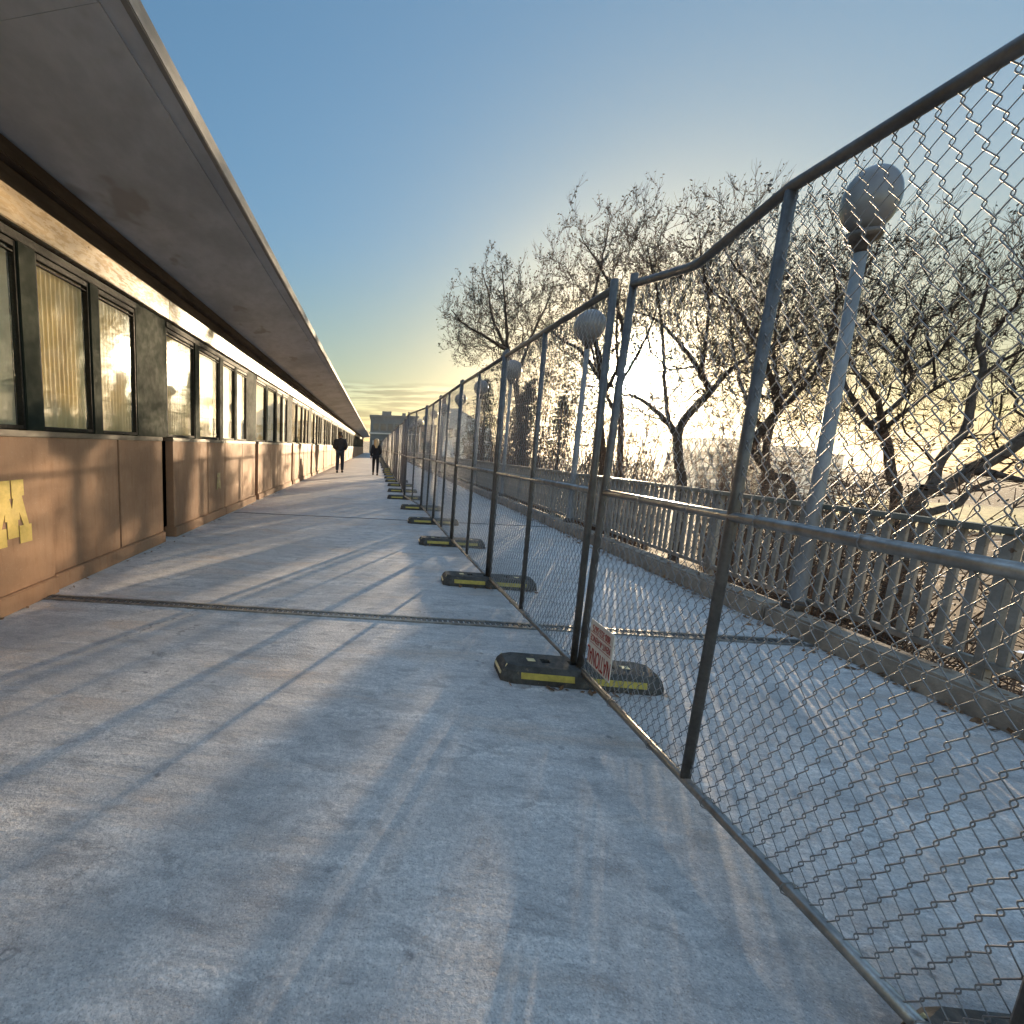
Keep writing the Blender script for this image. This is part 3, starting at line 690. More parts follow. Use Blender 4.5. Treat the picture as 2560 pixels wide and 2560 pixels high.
# ------------------------------------------------------------------ trees
LIMBS = {
'a': [[[13.65,13.0,0.14],[13.4,13.0,0.98],[13.11,13.0,1.93]],[[13.09,13.0,1.89],[12.71,13.27,2.56],[12.44,13.53,3.25],[12.5,13.8,3.64],[12.47,14.07,4.28],[12.48,14.33,4.73],[12.48,14.6,5.4]],[[13.11,13.0,1.93],[12.81,12.83,2.23],[12.49,12.66,2.67],[12.07,12.49,3.09],[11.44,12.31,3.52],[10.98,12.14,3.93],[10.58,11.97,4.33],[10.24,11.8,4.75]],[[12.96,13.0,2.52],[13.47,13.17,3.05],[13.74,13.33,3.64],[14.31,13.5,4.08],[14.74,13.67,4.5],[15.19,13.83,4.99],[15.71,14.0,5.44]],[[13.71,13.3,3.63],[13.68,13.5,4.23],[13.94,13.7,4.62],[14.22,13.9,5.08],[14.39,14.1,5.61]],[[13.59,13.4,4.17],[13.0,13.2,4.46],[12.52,13.0,4.7],[11.91,12.8,4.76],[11.4,12.6,4.61]],[[13.09,13.0,2.19],[13.26,12.8,2.73],[13.52,12.6,3.2],[13.6,12.4,3.38],[13.78,12.2,3.47],[13.83,12.0,3.63]],[[13.55,12.6,3.23],[13.6,12.8,3.94],[13.54,13.0,4.6],[13.61,13.2,5.04]]],
'b': [[[11.85,11.0,0.22],[12.36,11.0,0.82],[12.89,11.0,1.28],[13.42,11.0,1.65],[13.78,11.0,2.06],[14.18,11.0,2.59]],[[12.26,11.0,0.79],[12.42,11.15,1.5],[12.94,11.3,2.09],[13.13,11.45,2.86],[13.39,11.6,3.32],[13.47,11.75,3.8],[13.43,11.9,4.32],[13.61,12.05,5.19],[13.75,12.2,5.85]],[[12.89,11.0,1.25],[12.99,10.67,1.22],[13.15,10.33,1.1],[13.08,10.0,1.17]],[[12.02,11.0,0.37],[13.03,11.2,0.5],[13.4,11.4,0.8],[14.15,11.6,1.1],[14.69,11.8,1.54]],[[13.39,11.6,3.32],[13.48,11.4,3.66],[13.63,11.2,3.85],[13.8,11.0,4.21]],[[13.53,11.8,3.81],[14.01,12.0,4.59],[14.51,12.2,5.19],[14.87,12.4,5.88]]],
'c': [[[13.6,16.0,0.12],[12.9,16.0,0.87],[12.25,16.0,1.66],[12.27,16.0,2.16],[12.77,16.0,2.92]],[[12.77,16.0,2.92],[13.79,16.2,4.05],[14.16,16.4,4.87],[14.48,16.6,5.7],[14.58,16.8,6.72],[14.49,17.0,7.74]],[[12.77,16.0,2.92],[12.39,15.83,3.58],[11.83,15.67,4.49],[11.35,15.5,5.0],[10.51,15.33,5.85],[9.77,15.17,6.19],[9.14,15.0,6.7]],[[11.71,15.5,4.45],[11.7,15.75,5.44],[11.34,16.0,6.66],[10.96,16.25,7.34],[10.78,16.5,7.86]],[[11.68,15.5,4.64],[12.18,15.3,4.97],[12.57,15.1,5.02],[12.78,14.9,5.24]]],
'd': [[[11.46,18.0,-0.19],[11.18,18.0,1.26],[11.04,18.0,2.12],[11.18,18.0,2.69],[11.91,18.0,3.72]],[[11.91,18.0,3.72],[11.39,17.75,4.33],[10.23,17.5,5.43],[9.34,17.25,5.98],[8.45,17.0,6.2]],[[11.91,18.0,3.72],[12.87,18.33,4.68],[13.79,18.67,5.32],[14.27,19.0,6.01]],[[11.06,18.0,2.12],[10.79,18.25,2.58],[9.81,18.5,3.49],[9.35,18.75,3.62],[8.71,19.0,4.16]],[[10.88,18.4,2.59],[10.54,18.27,3.83],[10.27,18.15,4.92],[9.88,18.02,6.51],[9.13,17.9,8.55]],[[11.42,17.8,4.34],[11.56,18.0,5.46],[11.6,18.2,6.85],[11.33,18.4,8.24],[11.2,18.6,9.37]]],
'e': [[[10.92,23.0,0.34],[10.55,23.0,2.68],[10.47,23.0,4.39],[10.06,23.0,6.07]],[[10.48,23.0,3.83],[10.99,22.62,6.01],[10.29,22.25,8.04],[8.86,21.88,9.94],[8.14,21.5,10.27]],[[10.06,23.0,6.07],[9.74,23.33,7.8],[10.09,23.67,10.1],[10.41,24.0,12.13]],[[10.29,23.0,4.96],[9.28,23.17,6.2],[8.45,23.33,6.66],[7.56,23.5,7.59]]],
'f': [[[8.46,27.0,-0.01],[8.07,27.0,2.78],[7.59,27.0,5.14],[7.04,27.0,6.8]],[[7.04,27.0,6.8],[5.66,26.5,7.45],[4.41,26.0,7.94],[3.57,25.5,8.54]],[[7.04,27.0,6.8],[6.83,27.33,8.85],[6.64,27.67,10.58],[6.58,28.0,11.54]],[[7.59,27.0,5.14],[8.13,26.8,7.43],[8.8,26.6,9.31],[8.95,26.4,10.3]],[[7.04,27.0,6.8],[6.22,27.5,8.55],[5.93,28.0,10.22],[5.6,28.5,11.51]]],
'g': [[[17.5,22.0,0.],[17.3,22.0,2.2],[17.6,22,4.0]],[[17.3,22,2.2],[16.2,22.2,4.2],[15.6,22.4,6.2],[15.2,22.5,8.0]],[[17.6,22,4.],[18.5,21.8,5.6],[19.2,21.6,7.4]],[[17.6,22,4.],[17.2,22.3,6.0],[17.3,22.5,8.2]]],
'h': [[[15.2,30.0,0.],[15.0,30.0,3.2],[14.6,30,5.5]],[[15.0,30,3.2],[13.4,30.2,6.2],[12.6,30.4,9.2],[12.2,30.5,11.5]],[[14.6,30,5.5],[15.8,29.8,8.6],[16.2,29.6,11.4]],[[14.6,30,5.5],[14.2,30.3,9.0],[14.3,30.5,12.2]]],
}
# crown volumes: centre, radii, how many reaching branch ends
CROWN = {
'a': ([((12.6,13.6,5.1),(3.0,2.2,2.3),900), ((14.2,13.2,4.6),(2.2,2.,2.0),420), ((12.2,13.,3.0),(2.4,1.6,1.2),260)], .155, .022),
'b': ([((14.3,11.6,4.2),(2.5,1.9,2.6),760), ((14.4,11.2,1.6),(2.4,1.6,1.1),260)], .185, .02),
'c': ([((11.6,15.8,6.2),(3.2,2.4,2.9),1150), ((13.6,16.4,5.6),(2.2,2.,2.6),520), ((12.4,16.,2.9),(2.8,1.8,1.2),300)], .18, .05),
'd': ([((10.3,18.2,7.1),(3.4,2.6,3.2),1450), ((9.2,18.6,4.0),(2.8,2.,2.1),620), ((12.6,18.6,5.4),(2.,1.8,2.0),380)], .20, .06),
'e': ([((9.6,22.8,8.8),(3.3,2.8,4.0),1350), ((9.6,23.,4.9),(3.2,2.2,2.6),600)], .20, .065),
'f': ([((6.6,27.2,8.6),(3.5,2.8,3.0),1150), ((4.9,26.4,8.2),(1.7,1.8,1.6),300), ((8.4,27.,6.2),(3.0,2.4,3.2),700)], .21, .085),
'g': ([((17.2,22.2,6.2),(4.0,2.6,3.6),900)], .2, .02),
'h': ([((14.4,30.2,8.4),(4.2,3.,4.6),900)], .22, .03),
}
LABELS = {
'a': 'bare tree forking low into four limbs, just right of the nearest lamp pole',
'b': 'bare tree with a thick low limb rising to the right picture edge',
'c': 'bare tree with a leaning elbow trunk, seen between fence post and near lamp pole',
'd': 'Y-shaped bare tree just right of the low sun with many upright twigs',
'e': 'tall leafy-twigged tree standing in front of the low sun, left of the Y-shaped trunk',
'f': 'tree with scattered dry leaves left of the sun, leftmost crown beside the bridge',
'g': 'thin hazy bare tree standing farther off between the near bare trees',
'h': 'tall bare tree farther down the bank behind the sunlit crowns',
}
DENSITY = .49
def grow_tree(key):
    tr = np.random.default_rng(sum(map(ord, key)) * 7 + 3)
    limbs = LIMBS[key]; vols, trunk_r, leafy = CROWN[key]
    base = np.array(limbs[0][0]); gz = float(terrain_z(base[0], base[1]))
    root = np.array([base[0] + .12, base[1] + .1, gz - .25])
    pos, par, thick = [root], [-1], [trunk_r * 1.25]
    def nearest(p):
        a = np.array(pos); return int(np.argmin(((a - p) ** 2).sum(1)))
    step = .22
    def chain(points, start, r0, r1):
        cur = start; pts = [np.array(pos[start])] + [np.array(p, float) for p in points]
        tot = sum(np.linalg.norm(pts[i + 1] - pts[i]) for i in range(len(pts) - 1)); run = 0
        for i in range(len(pts) - 1):
            p0, p1 = pts[i], pts[i + 1]
            # Catmull-Rom keeps limbs from looking like bent pipe
            pm = pts[i - 1] if i > 0 else p0 * 2 - p1; pn = pts[i + 2] if i + 2 < len(pts) else p1 * 2 - p0
            d = np.linalg.norm(p1 - p0); n = max(1, int(d / step))
            for k in range(1, n + 1):
                t = k / n
                q = .5 * ((2 * p0) + (-pm + p1) * t + (2 * pm - 5 * p0 + 4 * p1 - pn) * t * t + (-pm + 3 * p0 - 3 * p1 + pn) * t ** 3)
                run += d / n
                pos.append(q + tr.normal(0, .012, 3)); par.append(cur); thick.append(r0 + (r1 - r0) * run / tot); cur = len(pos) - 1
        return cur
    chain(limbs[0], 0, trunk_r * 1.1, trunk_r * .62)
    for lb in limbs[1:]:
        s = nearest(np.array(lb[0])); r0 = min(thick[s] * .8, trunk_r * .55)
        chain(lb[1:], s, r0, .018)
    n_limb = len(pos)
    A = []
    for c, rad, n in vols:
        u = tr.normal(0, 1, (n, 3)); u /= np.linalg.norm(u, axis=1, keepdims=True)
        u *= (tr.uniform(0, 1, (n, 1)) ** .48); A.append(np.array(c) + u * np.array(rad) * (1 + .12 * np.sin(u[:, :1] * 7 + u[:, 1:2] * 5)))
    A = np.concatenate(A); A = A[tr.uniform(0, 1, len(A)) < DENSITY]
    A[:, 2] += .35 * np.sin(A[:, 0] * 2.3 + 1) + .3 * np.sin(A[:, 1] * 2.9) + tr.normal(0, .25, len(A))
    UP = np.array([0, 0, 1.])
    org = np.mean([l[0] for l in limbs[1:]], axis=0)
    A = A[np.argsort(((A - org) ** 2).sum(1))]
    cap = n_limb + len(A) * 9 + 10
    P = np.zeros((cap, 3)); P[:n_limb] = pos; Dn = np.zeros((cap, 3)); PR = np.full(cap, -1); PR[:n_limb] = par
    for i in range(1, n_limb):
        d = P[i] - P[PR[i]]; Dn[i] = d / (np.linalg.norm(d) + 1e-9)
    Dn[0] = (0, 0, 1); n = n_limb; tips = []
    lo = min(8, n_limb // 4)
    for a in A:
        v = a - P[lo:n]; dist = np.linalg.norm(v, axis=1); cosang = (v * Dn[lo:n]).sum(1) / (dist + 1e-9)
        cost = dist * (1.45 - .75 * cosang)
        i = int(np.argmin(cost)) + lo; d = a - P[i]; L = np.linalg.norm(d)
        if L < .1: continue
        m = int(min(8, max(1, round(L / .2)))); cur = i; h = Dn[i] * L * .38
        c1 = P[i] + h; c2 = a - .34 * L * (.45 * d / L + .55 * UP)
        for k in range(1, m + 1):
            t = k / m; q = (1 - t) ** 3 * P[i] + 3 * (1 - t) ** 2 * t * c1 + 3 * (1 - t) * t * t * c2 + t ** 3 * a
            q = q + tr.normal(0, .012, 3) * (1 if k < m else 0)
            P[n] = q; PR[n] = cur; dd = q - P[cur]; Dn[n] = dd / (np.linalg.norm(dd) + 1e-9); cur = n; n += 1
        tips.append(cur)
    P, PR, Dn = P[:n], PR[:n], Dn[:n]
    w = np.zeros(n); rr = np.zeros(n); ischild = np.zeros(n, bool)
    for i in range(n - 1, -1, -1):
        if w[i] == 0: w[i] = .0052 ** 2.35
        rr[i] = w[i] ** (1 / 2.35)
        if PR[i] >= 0: w[PR[i]] += w[i]
    rr = np.minimum(rr, trunk_r * .8)
    th = np.array(thick); rr[:n_limb] = np.maximum(th, np.minimum(rr[:n_limb], th * 1.25))
    ch = np.arange(1, n); pa = PR[1:]
    r1 = rr[ch]; r0 = np.minimum(rr[pa], r1 * 1.6)
    big = r1 > .035; midm = (~big) & (r1 > .012); fine = r1 <= .012
    tk = seg_tubes(P[pa][big], P[ch][big], r0[big], r1[big], 10)
    cr = [seg_tubes(P[pa][midm], P[ch][midm], r0[midm], r1[midm], 6), seg_tubes(P[pa][fine], P[ch][fine], r0[fine], r1[fine], 3)]
    # last-order twigs springing from the ends and sides of fine branches
    src = np.concatenate([np.array(tips), tr.choice(np.where(rr < .014)[0], size=min(len(tips) * 2, (rr < .014).sum()), replace=False)])
    src = np.repeat(src, 3); m = len(src)
    d = Dn[src] + tr.normal(0, .42, (m, 3)) + np.array([0, 0, .55]); d /= np.linalg.norm(d, axis=1, keepdims=True)
    L = tr.uniform(.15, .6, m)[:, None]; p0 = P[src]; p1 = p0 + d * L * .5
    d2 = d + tr.normal(0, .25, (m, 3)) + np.array([0, 0, .3]); d2 /= np.linalg.norm(d2, axis=1, keepdims=True); p2 = p1 + d2 * L * .5
    cr.append(seg_tubes(p0, p1, np.full(m, .0041), np.full(m, .0033), 3)); cr.append(seg_tubes(p1, p2, np.full(m, .0033), np.full(m, .0022), 3))
    crown_v, crown_f = cat_meshes(cr); mi = np.zeros(len(crown_f), int)
    nl = int(m * (.15 + leafy * 8))
    pick = tr.integers(0, m, nl); t = tr.uniform(.35, 1, nl)[:, None]
    c = p1[pick] * (1 - t) + p2[pick] * t
    a = tr.normal(0, 1, (nl, 3)); a /= np.linalg.norm(a, axis=1, keepdims=True); b = np.cross(a, tr.normal(0, 1, (nl, 3))); b /= np.linalg.norm(b, axis=1, keepdims=True)
    s = tr.uniform(.018, .042, nl)[:, None] * (1 + leafy * 7)
    lv = np.stack([c, c + a * s + b * s * .55, c + a * s * 2.3, c + a * s - b * s * .55], 1).reshape(-1, 3)
    lf = np.arange(nl * 4).reshape(-1, 4)
    V, F = cat_meshes([(crown_v, crown_f), (lv, lf)]); mi = np.concatenate([mi, np.ones(len(lf), int)])
    return root, tk, (V, F, mi)
for key in LIMBS:
    root, tk, (V, F, mi) = grow_tree(key)
    t = thing('bare_tree', LABELS[key], 'tree', tuple(root), 0, 'bare trees on the bank below the bridge')
    me = fast_mesh('trunk', tk[0] - root, tk[1], M['bark']); me.polygons.foreach_set('use_smooth', [True] * len(me.polygons)); link('trunk', me, t)
    link('crown', fast_mesh('crown', V - root, F, [M['twig'], M['leafdry']], mi), t)

def conifer(x, y, h, w, label):
    tr = np.random.default_rng(int(x * 100)); gz = float(terrain_z(x, y))
    t = thing('conifer_tree', label, 'tree', (x, y, gz), 0, 'conifers beyond the railing')
    MB().tube([(0, 0, -.2), (.05, .03, h * .5), (.0, .0, h * .98)], [.2, .12, .02], 10).obj('trunk', M['bark'], t, smooth=True)
    P0, P1, cen = [], [], []
    for z in np.arange(.12 * h, h * .985, .2):
        rad = w * (1 - z / h) ** .8 * tr.uniform(.75, 1.1) + .12
        for a in np.arange(0, 2 * np.pi, 2 * np.pi / 9):
            a += tr.uniform(-.3, .3); r = rad * tr.uniform(.4, 1.2)
            p0 = np.array([0, 0, z]); p1 = np.array([r * math.cos(a), r * math.sin(a), z - r * .28 + .12])
            P0.append(p0); P1.append(p1)
            for q in np.arange(.25, 1.01, .11): cen.append(p0 + (p1 - p0) * q)
    P0, P1 = np.array(P0), np.array(P1); cen = np.repeat(np.array(cen), 3, 0); n = len(cen)
    c = cen + tr.normal(0, .06, (n, 3)); a = tr.normal(0, 1, (n, 3)); a[:, 2] -= .4; a /= np.linalg.norm(a, axis=1, keepdims=True)
    b = np.cross(a, tr.normal(0, 1, (n, 3))); b /= np.linalg.norm(b, axis=1, keepdims=True); s = tr.uniform(.05, .12, n)[:, None]
    lv = np.stack([c - a * s, c + b * s * .28, c + a * s, c - b * s * .28], 1).reshape(-1, 3)
    tv = seg_tubes(P0, P1, np.full(len(P0), .014), np.full(len(P0), .004), 3)
    V, F = cat_meshes([tv, (lv, np.arange(len(lv)).reshape(-1, 4))])
    link('crown', fast_mesh('crown', V, F, M['needle']), t)
conifer(6.9, 31, 9.4, 3.4, 'dark conifer standing farthest left beyond the railing, behind distant fence panels')
conifer(9.4, 31.5, 9.4, 3.8, 'tall dark conifer set back between two nearer conifers')

conifer(8.2, 26.5, 8.8, 3.6, 'dark conifer nearest the railing, just right of the third lamp globe')
conifer(11.0, 29, 9.3, 3.9, 'broad dark conifer just left of the second lamp pole')
# shrubs close outside the railing
def shrub(x, y, h, w, n, label):
    tr = np.random.default_rng(int(x * 31 + y * 17)); gz = float(terrain_z(x, y))
    t = thing('bare_shrub', label, 'shrub', (x, y, gz), 0, 'bare shrubs below the railing')
    P0, P1, R0, R1, TP = [], [], [], [], []
    for k in range(n):
        a = tr.uniform(0, 2 * np.pi); r = w * math.sqrt(tr.uniform(0, 1)); p = np.array([.15 * math.cos(a), .15 * math.sin(a), -.1]); e = np.array([r * math.cos(a), r * math.sin(a), h * tr.uniform(.6, 1.05)])
        prev = p; m = 7
        for i in range(1, m + 1):
            q = p + (e - p) * np.array([(i / m) ** 1.4, (i / m) ** 1.4, i / m]) + tr.normal(0, .05, 3)
            P0.append(prev); P1.append(q); rad = .02 * (1 - i / (m + 1)); R0.append(rad + .003); R1.append(rad + .002); prev = q
            if i > 2:
                for j in range(7):
                    d = tr.normal(0, 1, 3) + np.array([0, 0, .6]); d /= np.linalg.norm(d); e2 = q + d * tr.uniform(.15, .5)
                    P0.append(q); P1.append(e2); R0.append(.006); R1.append(.004); TP.append(e2)
    v = seg_tubes(np.array(P0), np.array(P1), np.array(R0), np.array(R1), 4)
    link('stems', fast_mesh('stems', v[0], v[1], M['brush']), t)
    c = np.repeat(np.array(TP), 2, 0) + tr.normal(0, .04, (len(TP) * 2, 3)); nn = len(c); a = tr.normal(0, 1, (nn, 3)); a /= np.linalg.norm(a, axis=1, keepdims=True)
    b = np.cross(a, tr.normal(0, 1, (nn, 3))); b /= np.linalg.norm(b, axis=1, keepdims=True); s = .02
    lv = np.stack([c, c + a * s + b * s * .5, c + a * s * 2, c + a * s - b * s * .5], 1).reshape(-1, 3)
    link('withered_leaves', fast_mesh('withered_leaves', lv, np.arange(len(lv)).reshape(-1, 4), M['leafdry']), t)
for x, y, h, w, n, lab in [(9.6, 12.2, 6.3, 1.5, 60, 'brown bare shrub behind the railing beside the near lamp pole'),
                           (7.2, 14.5, 6.6, 1.5, 70, 'tall brown shrub behind the railing under the sun'),
                           (6.4, 19.5, 7.2, 1.8, 80, 'dense brown shrub behind the railing left of the sun'),
                           (6.0, 6.0, 3.9, 1.4, 70, 'reddish brown shrub seen through the nearest balusters'),
                           (5.6, 3.6, 2.6, 1.2, 60, 'low reddish shrub below the railing at the right picture edge'),
                           (8.3, 9.2, 5.4, 1.4, 60, 'bare shrub rising just above the railing by the forked tree'),
                           (9.6, 21.2, 7.4, 1.9, 80, 'brown thicket straight below the low sun'),
                           (12.0, 21.6, 8.0, 2.0, 80, 'tall brown thicket right of the low sun behind the elbow tree'),
                           (13.6, 18.6, 7.6, 1.9, 70, 'brown thicket behind the leaning elbow trunk'),
                           (5.7, 24.5, 6.6, 1.8, 70, 'brown shrub behind the far railing under the leftmost crown')]:
    shrub(x, y, h, w, n, lab)

# tangled undergrowth, leaf litter
n = 5200
bx = 4.2 + 13 * rng.uniform(0, 1, n) ** 1.2; by = rng.uniform(-1, 36, n); bz = terrain_z(bx, by)
p = np.stack([bx, by, bz - .05], 1); d = rng.normal(0, .55, (n, 3)); d[:, 2] = np.abs(d[:, 2]) + .5; d /= np.linalg.norm(d, axis=1, keepdims=True)
L = rng.uniform(.5, 1.7, n)[:, None]; q = p + d * L * .5; d2 = d + rng.normal(0, .35, (n, 3)); q2 = q + d2 * L * .5
d3 = d + rng.normal(0, .7, (n, 3)); q3 = q + d3 * L * .4
f = lambda v_: np.full(n, v_)
V, F = cat_meshes([seg_tubes(p, q, f(.009), f(.006), 3), seg_tubes(q, q2, f(.006), f(.003), 3), seg_tubes(q, q3, f(.005), f(.003), 3)])
tag(link('undergrowth', fast_mesh('undergrowth', V, F, M['brush'])), 'brown twiggy undergrowth on the bank below the railing', kind='stuff')
def litter(name, pts, smin, smax, mat, label, lift=.004):
    n = len(pts); a = rng.normal(0, 1, (n, 3)); a[:, 2] *= .35; a /= np.linalg.norm(a, axis=1, keepdims=True)
    b = np.cross(a, rng.normal(0, .35, (n, 3)) + np.array([0, 0, 1])); b /= np.linalg.norm(b, axis=1, keepdims=True); s = rng.uniform(smin, smax, n)[:, None]
    c = pts + np.array([0, 0, 1]) * (lift + np.abs(a[:, 2:3]) * s)
    lv = np.stack([c - a * s, c + b * s * .5, c + a * s, c - b * s * .5], 1).reshape(-1, 3)
    tag(link(name, fast_mesh(name, lv, np.arange(n * 4).reshape(-1, 4), mat)), label, kind='stuff')
ky = rng.uniform(0, 40, 2600); kx = 3.21 - np.abs(rng.normal(0, .06, 2600)) * (1 + .6 * np.sin(ky * 2.1))
ky2 = rng.uniform(0, 40, 1500); kx2 = rng.uniform(3.24, 3.42, 1500)
wy = rng.uniform(1, 40, 260); wx = -2.60 + np.abs(rng.normal(0, .04, 260))
fy = np.repeat(np.array(FJ_Y[1:16]), 22); fx = np.repeat(np.array(FJ_X[1:16]), 22) + rng.uniform(-.45, .45, len(fy)); fy = fy - .12 - np.abs(rng.normal(0, .03, len(fy)))
litter('leaf_litter', np.concatenate([np.stack([kx, ky, kx * 0], 1), np.stack([kx2, ky2, kx2 * 0 + .155], 1), np.stack([wx, wy, wx * 0], 1), np.stack([fx, fy, fx * 0], 1)]), .008, .030, M['litter'], 'dead leaves and grit gathered along the kerb and wall base')

# far bank: wooded ridge
hx = np.linspace(-200, 1500, 240); ridge = []
hv = []; rows = 9
for j in range(rows):
    t = j / (rows - 1)
    for x in hx:
        yy = 470 + .10 * x - .00012 * x * x + t * 130
        prof = math.sin(math.pi * min(1, t * 1.15) * .5)
        h = (5.5 + 2.2 * math.sin(x * .011 + 1) + 1.2 * math.sin(x * .05)) * prof + rng.normal(0, .7) * (t > .1)
        hv.append((x, yy, -15.5 + h * 1.25 + (-1.5 if t == 0 else 0)))
nh = len(hx); ii = (np.arange(rows - 1)[:, None] * nh + np.arange(nh - 1)[None]).ravel()
tag(link('hills', fast_mesh('hills', np.array(hv), np.stack([ii, ii + 1, ii + nh + 1, ii + nh], 1), M['wood'])), kind='structure')
tag(MB().box(80, 1200, -500, 440, -18.5, -17.6).obj('river_water', M['water']), kind='structure')

# ------------------------------------------------------------------ far buildings
def windows_on(parent, x, y, w, z0, rows, cols, dx, dz, ww, wh, axis='x'):
    for r in range(rows):
        for c in range(cols):
            a = x + (c + .5) * dx - ww / 2; z = z0 + r * dz
            f = MB().box(a, a + ww, y - .06, y + .02, z, z + wh); f.obj('window', M['farglass'], parent)
t = thing('campus_building', 'dark grey slab building closing the far end of the bridge', 'building', (0, 0, 0))
MB().box(-1.5, 9.6, 112, 124, -.5, 8.6).obj('wall', M['greywall'], t); MB().box(-1.8, 9.9, 111.7, 124.3, 8.6, 9.0).obj('roof', M['roofgrey'], t)
MB().box(6.0, 6.8, 113, 114, 9.0, 9.7).obj('roof_vent', M['roofgrey'], t); MB().box(7.6, 7.9, 113, 113.4, 9.0, 9.9).obj('roof_vent', M['roofgrey'], t)
windows_on(t, -1, 112, 10, 5.4, 1, 6, 1.7, 2, 1.2, 1.6); windows_on(t, 3.2, 112, 6, 1.2, 1, 4, 1.6, 2, 1.1, 2.4)
MB().box(-1.8, 9.9, 111.6, 112, 4.55, 4.85).obj('string_course', M['palewall'], t); MB().box(-.9, 2.6, 110.6, 112, 3.0, 3.3).obj('porch_roof', M['roofgrey'], t)
for xx in (-.8, 2.3): MB().box(xx, xx + .22, 110.7, 110.92, -.4, 3.0).obj('porch_column', M['palewall'], t)
MB().box(.1, 1.6, 111.9, 112.05, -.4, 2.5).obj('entrance_door', M['farglass'], t)
MB().box(1.2, 3.4, 113, 117, 9.0, 10.0).obj('plant_room', M['greywall'], t)
t = thing('stepped_building', 'lower grey-brown building beside the slab, seen through far fence panels', 'building')
MB().box(9.9, 13.6, 108, 120, -.5, 6.6).obj('wall', M['brickwall'], t); MB().box(9.8, 13.7, 107.8, 120.2, 6.6, 6.9).obj('roof', M['roofgrey'], t)
windows_on(t, 10.1, 108, 3, 1.2, 2, 3, 1.1, 2.6, .6, 1.5)
t = thing('museum_building', 'blue-grey metal clad building with tilted faceted walls', 'building')
mb = MB()
def hexa(b, tp, z0, z1): 
    n = len(b); return [(x, y, z0) for x, y in b] + [(x, y, z if isinstance(z, float) else z1) for (x, y), z in tp], n
def facet(bot, top):
    n = len(bot); m_ = MB(); m_.add(bot + top, [tuple(range(n))[::-1], tuple(range(n, 2 * n))] + [(i, (i + 1) % n, n + (i + 1) % n, n + i) for i in range(n)]); return m_
facet([(14.6, 99, -.5), (17.4, 98, -.5), (17.8, 110, -.5), (14.6, 110, -.5)], [(14.6, 99, 9.9), (17.0, 98.3, 9.9), (17.4, 110, 9.9), (14.6, 110, 9.9)]).obj('wall', M['palewall'], t)
facet([(17.45, 97.4, -.5), (21.6, 99.6, -.5), (21.8, 110, -.5), (17.9, 110, -.5)], [(17.3, 97.8, 9.4), (21.0, 99.8, 7.6), (21.0, 110, 7.6), (17.6, 110, 9.4)]).obj('wall', M['bluewall'], t)
facet([(13.9, 97.8, -.5), (15.8, 97.2, -.5), (16.6, 97.9, -.5), (14.6, 98.7, -.5)], [(14.1, 98.0, 3.2), (15.2, 97.4, 3.4), (15.6, 97.9, 3.4), (14.6, 98.7, 3.2)]).obj('canopy', M['bluewall'], t)
facet([(21.9, 100, -.5), (24.5, 99.5, -.5), (24.5, 110, -.5), (21.9, 110, -.5)], [(21.9, 100, 6.9), (24.0, 99.8, 6.1), (24.0, 110, 6.1), (21.9, 110, 6.9)]).obj('wall', M['bluewall'], t)
for x, y, z, w, h in [(15.1, 98.72, 3.9, .7, 1.9), (16.2, 98.42, 4.1, .6, 1.5)]: MB().box(x, x + w, y - .12, y + .2, z, z + h).obj('window', M['farglass'], t)
MB().add([(18.9, 98.15, 3.6), (20.3, 98.85, 3.6), (20.2, 98.95, 5.3), (18.85, 98.3, 5.3), (18.9, 98.45, 3.6), (20.3, 99.15, 3.6), (20.2, 99.25, 5.3), (18.85, 98.6, 5.3)],
         [(0, 1, 2, 3), (7, 6, 5, 4), (0, 4, 5, 1), (1, 5, 6, 2), (2, 6, 7, 3), (3, 7, 4, 0)]).obj('window', M['farglass'], t)
MB().add([(18.2, 97.75, .6), (20.6, 98.95, .6), (20.55, 99.0, 2.3), (18.2, 97.85, 2.3), (18.2, 98.1, .6), (20.6, 99.25, .6), (20.55, 99.3, 2.3), (18.2, 98.2, 2.3)],
         [(0, 1, 2, 3), (7, 6, 5, 4), (0, 4, 5, 1), (1, 5, 6, 2), (2, 6, 7, 3), (3, 7, 4, 0)]).obj('window', M['farglass'], t)
t = thing('chimney_stack', 'square brown chimney stack rising above the metal clad building', 'chimney')
MB().box(14.55, 16.0, 112, 113.5, -.5, 13.6).obj('shaft', M['brickwall'], t, bevel=.03); MB().box(14.45, 16.1, 111.9, 113.6, 13.6, 13.9).obj('cap', M['roofgrey'], t)
def tower(label, x, y, w, d, h, steps):
    gz = float(terrain_z(x, y)) - 1
    t = thing('distant_building', label, 'building', (x, y, gz), 0, 'pale buildings across the river')
    z = 0; ww = w
    for k, (fw, fh, ox) in enumerate(steps):
        MB().box(ox - fw / 2, ox + fw / 2, -d / 2, d / 2, 0, fh).obj('wall', M['palewall'], t)
        MB().box(ox - fw / 2 - .4, ox + fw / 2 + .4, -d / 2 - .4, d / 2 + .4, fh, fh + .8).obj('roof', M['roofgrey'], t)
        nb = int(fh / 5)
        for r in range(nb):
            MB().box(ox - fw / 2 + 1.5, ox + fw / 2 - 1.5, -d / 2 - .15, -d / 2 + .1, 3 + r * 5, 5.2 + r * 5).obj('window_band', M['farglass'], t)
tower('wide pale stepped building across the river, low behind the leaning tree', 268, 330, 60, 30, 24, [(34, 29, -12), (22, 25, 16)])
tower('pale building across the river, just left of the near lamp pole', 226, 330, 50, 30, 28, [(40, 33, 0)])
tower('small pale far building beside the lamp pole foot', 305, 355, 30, 24, 20, [(26, 21, 0), (14, 25, -4)])

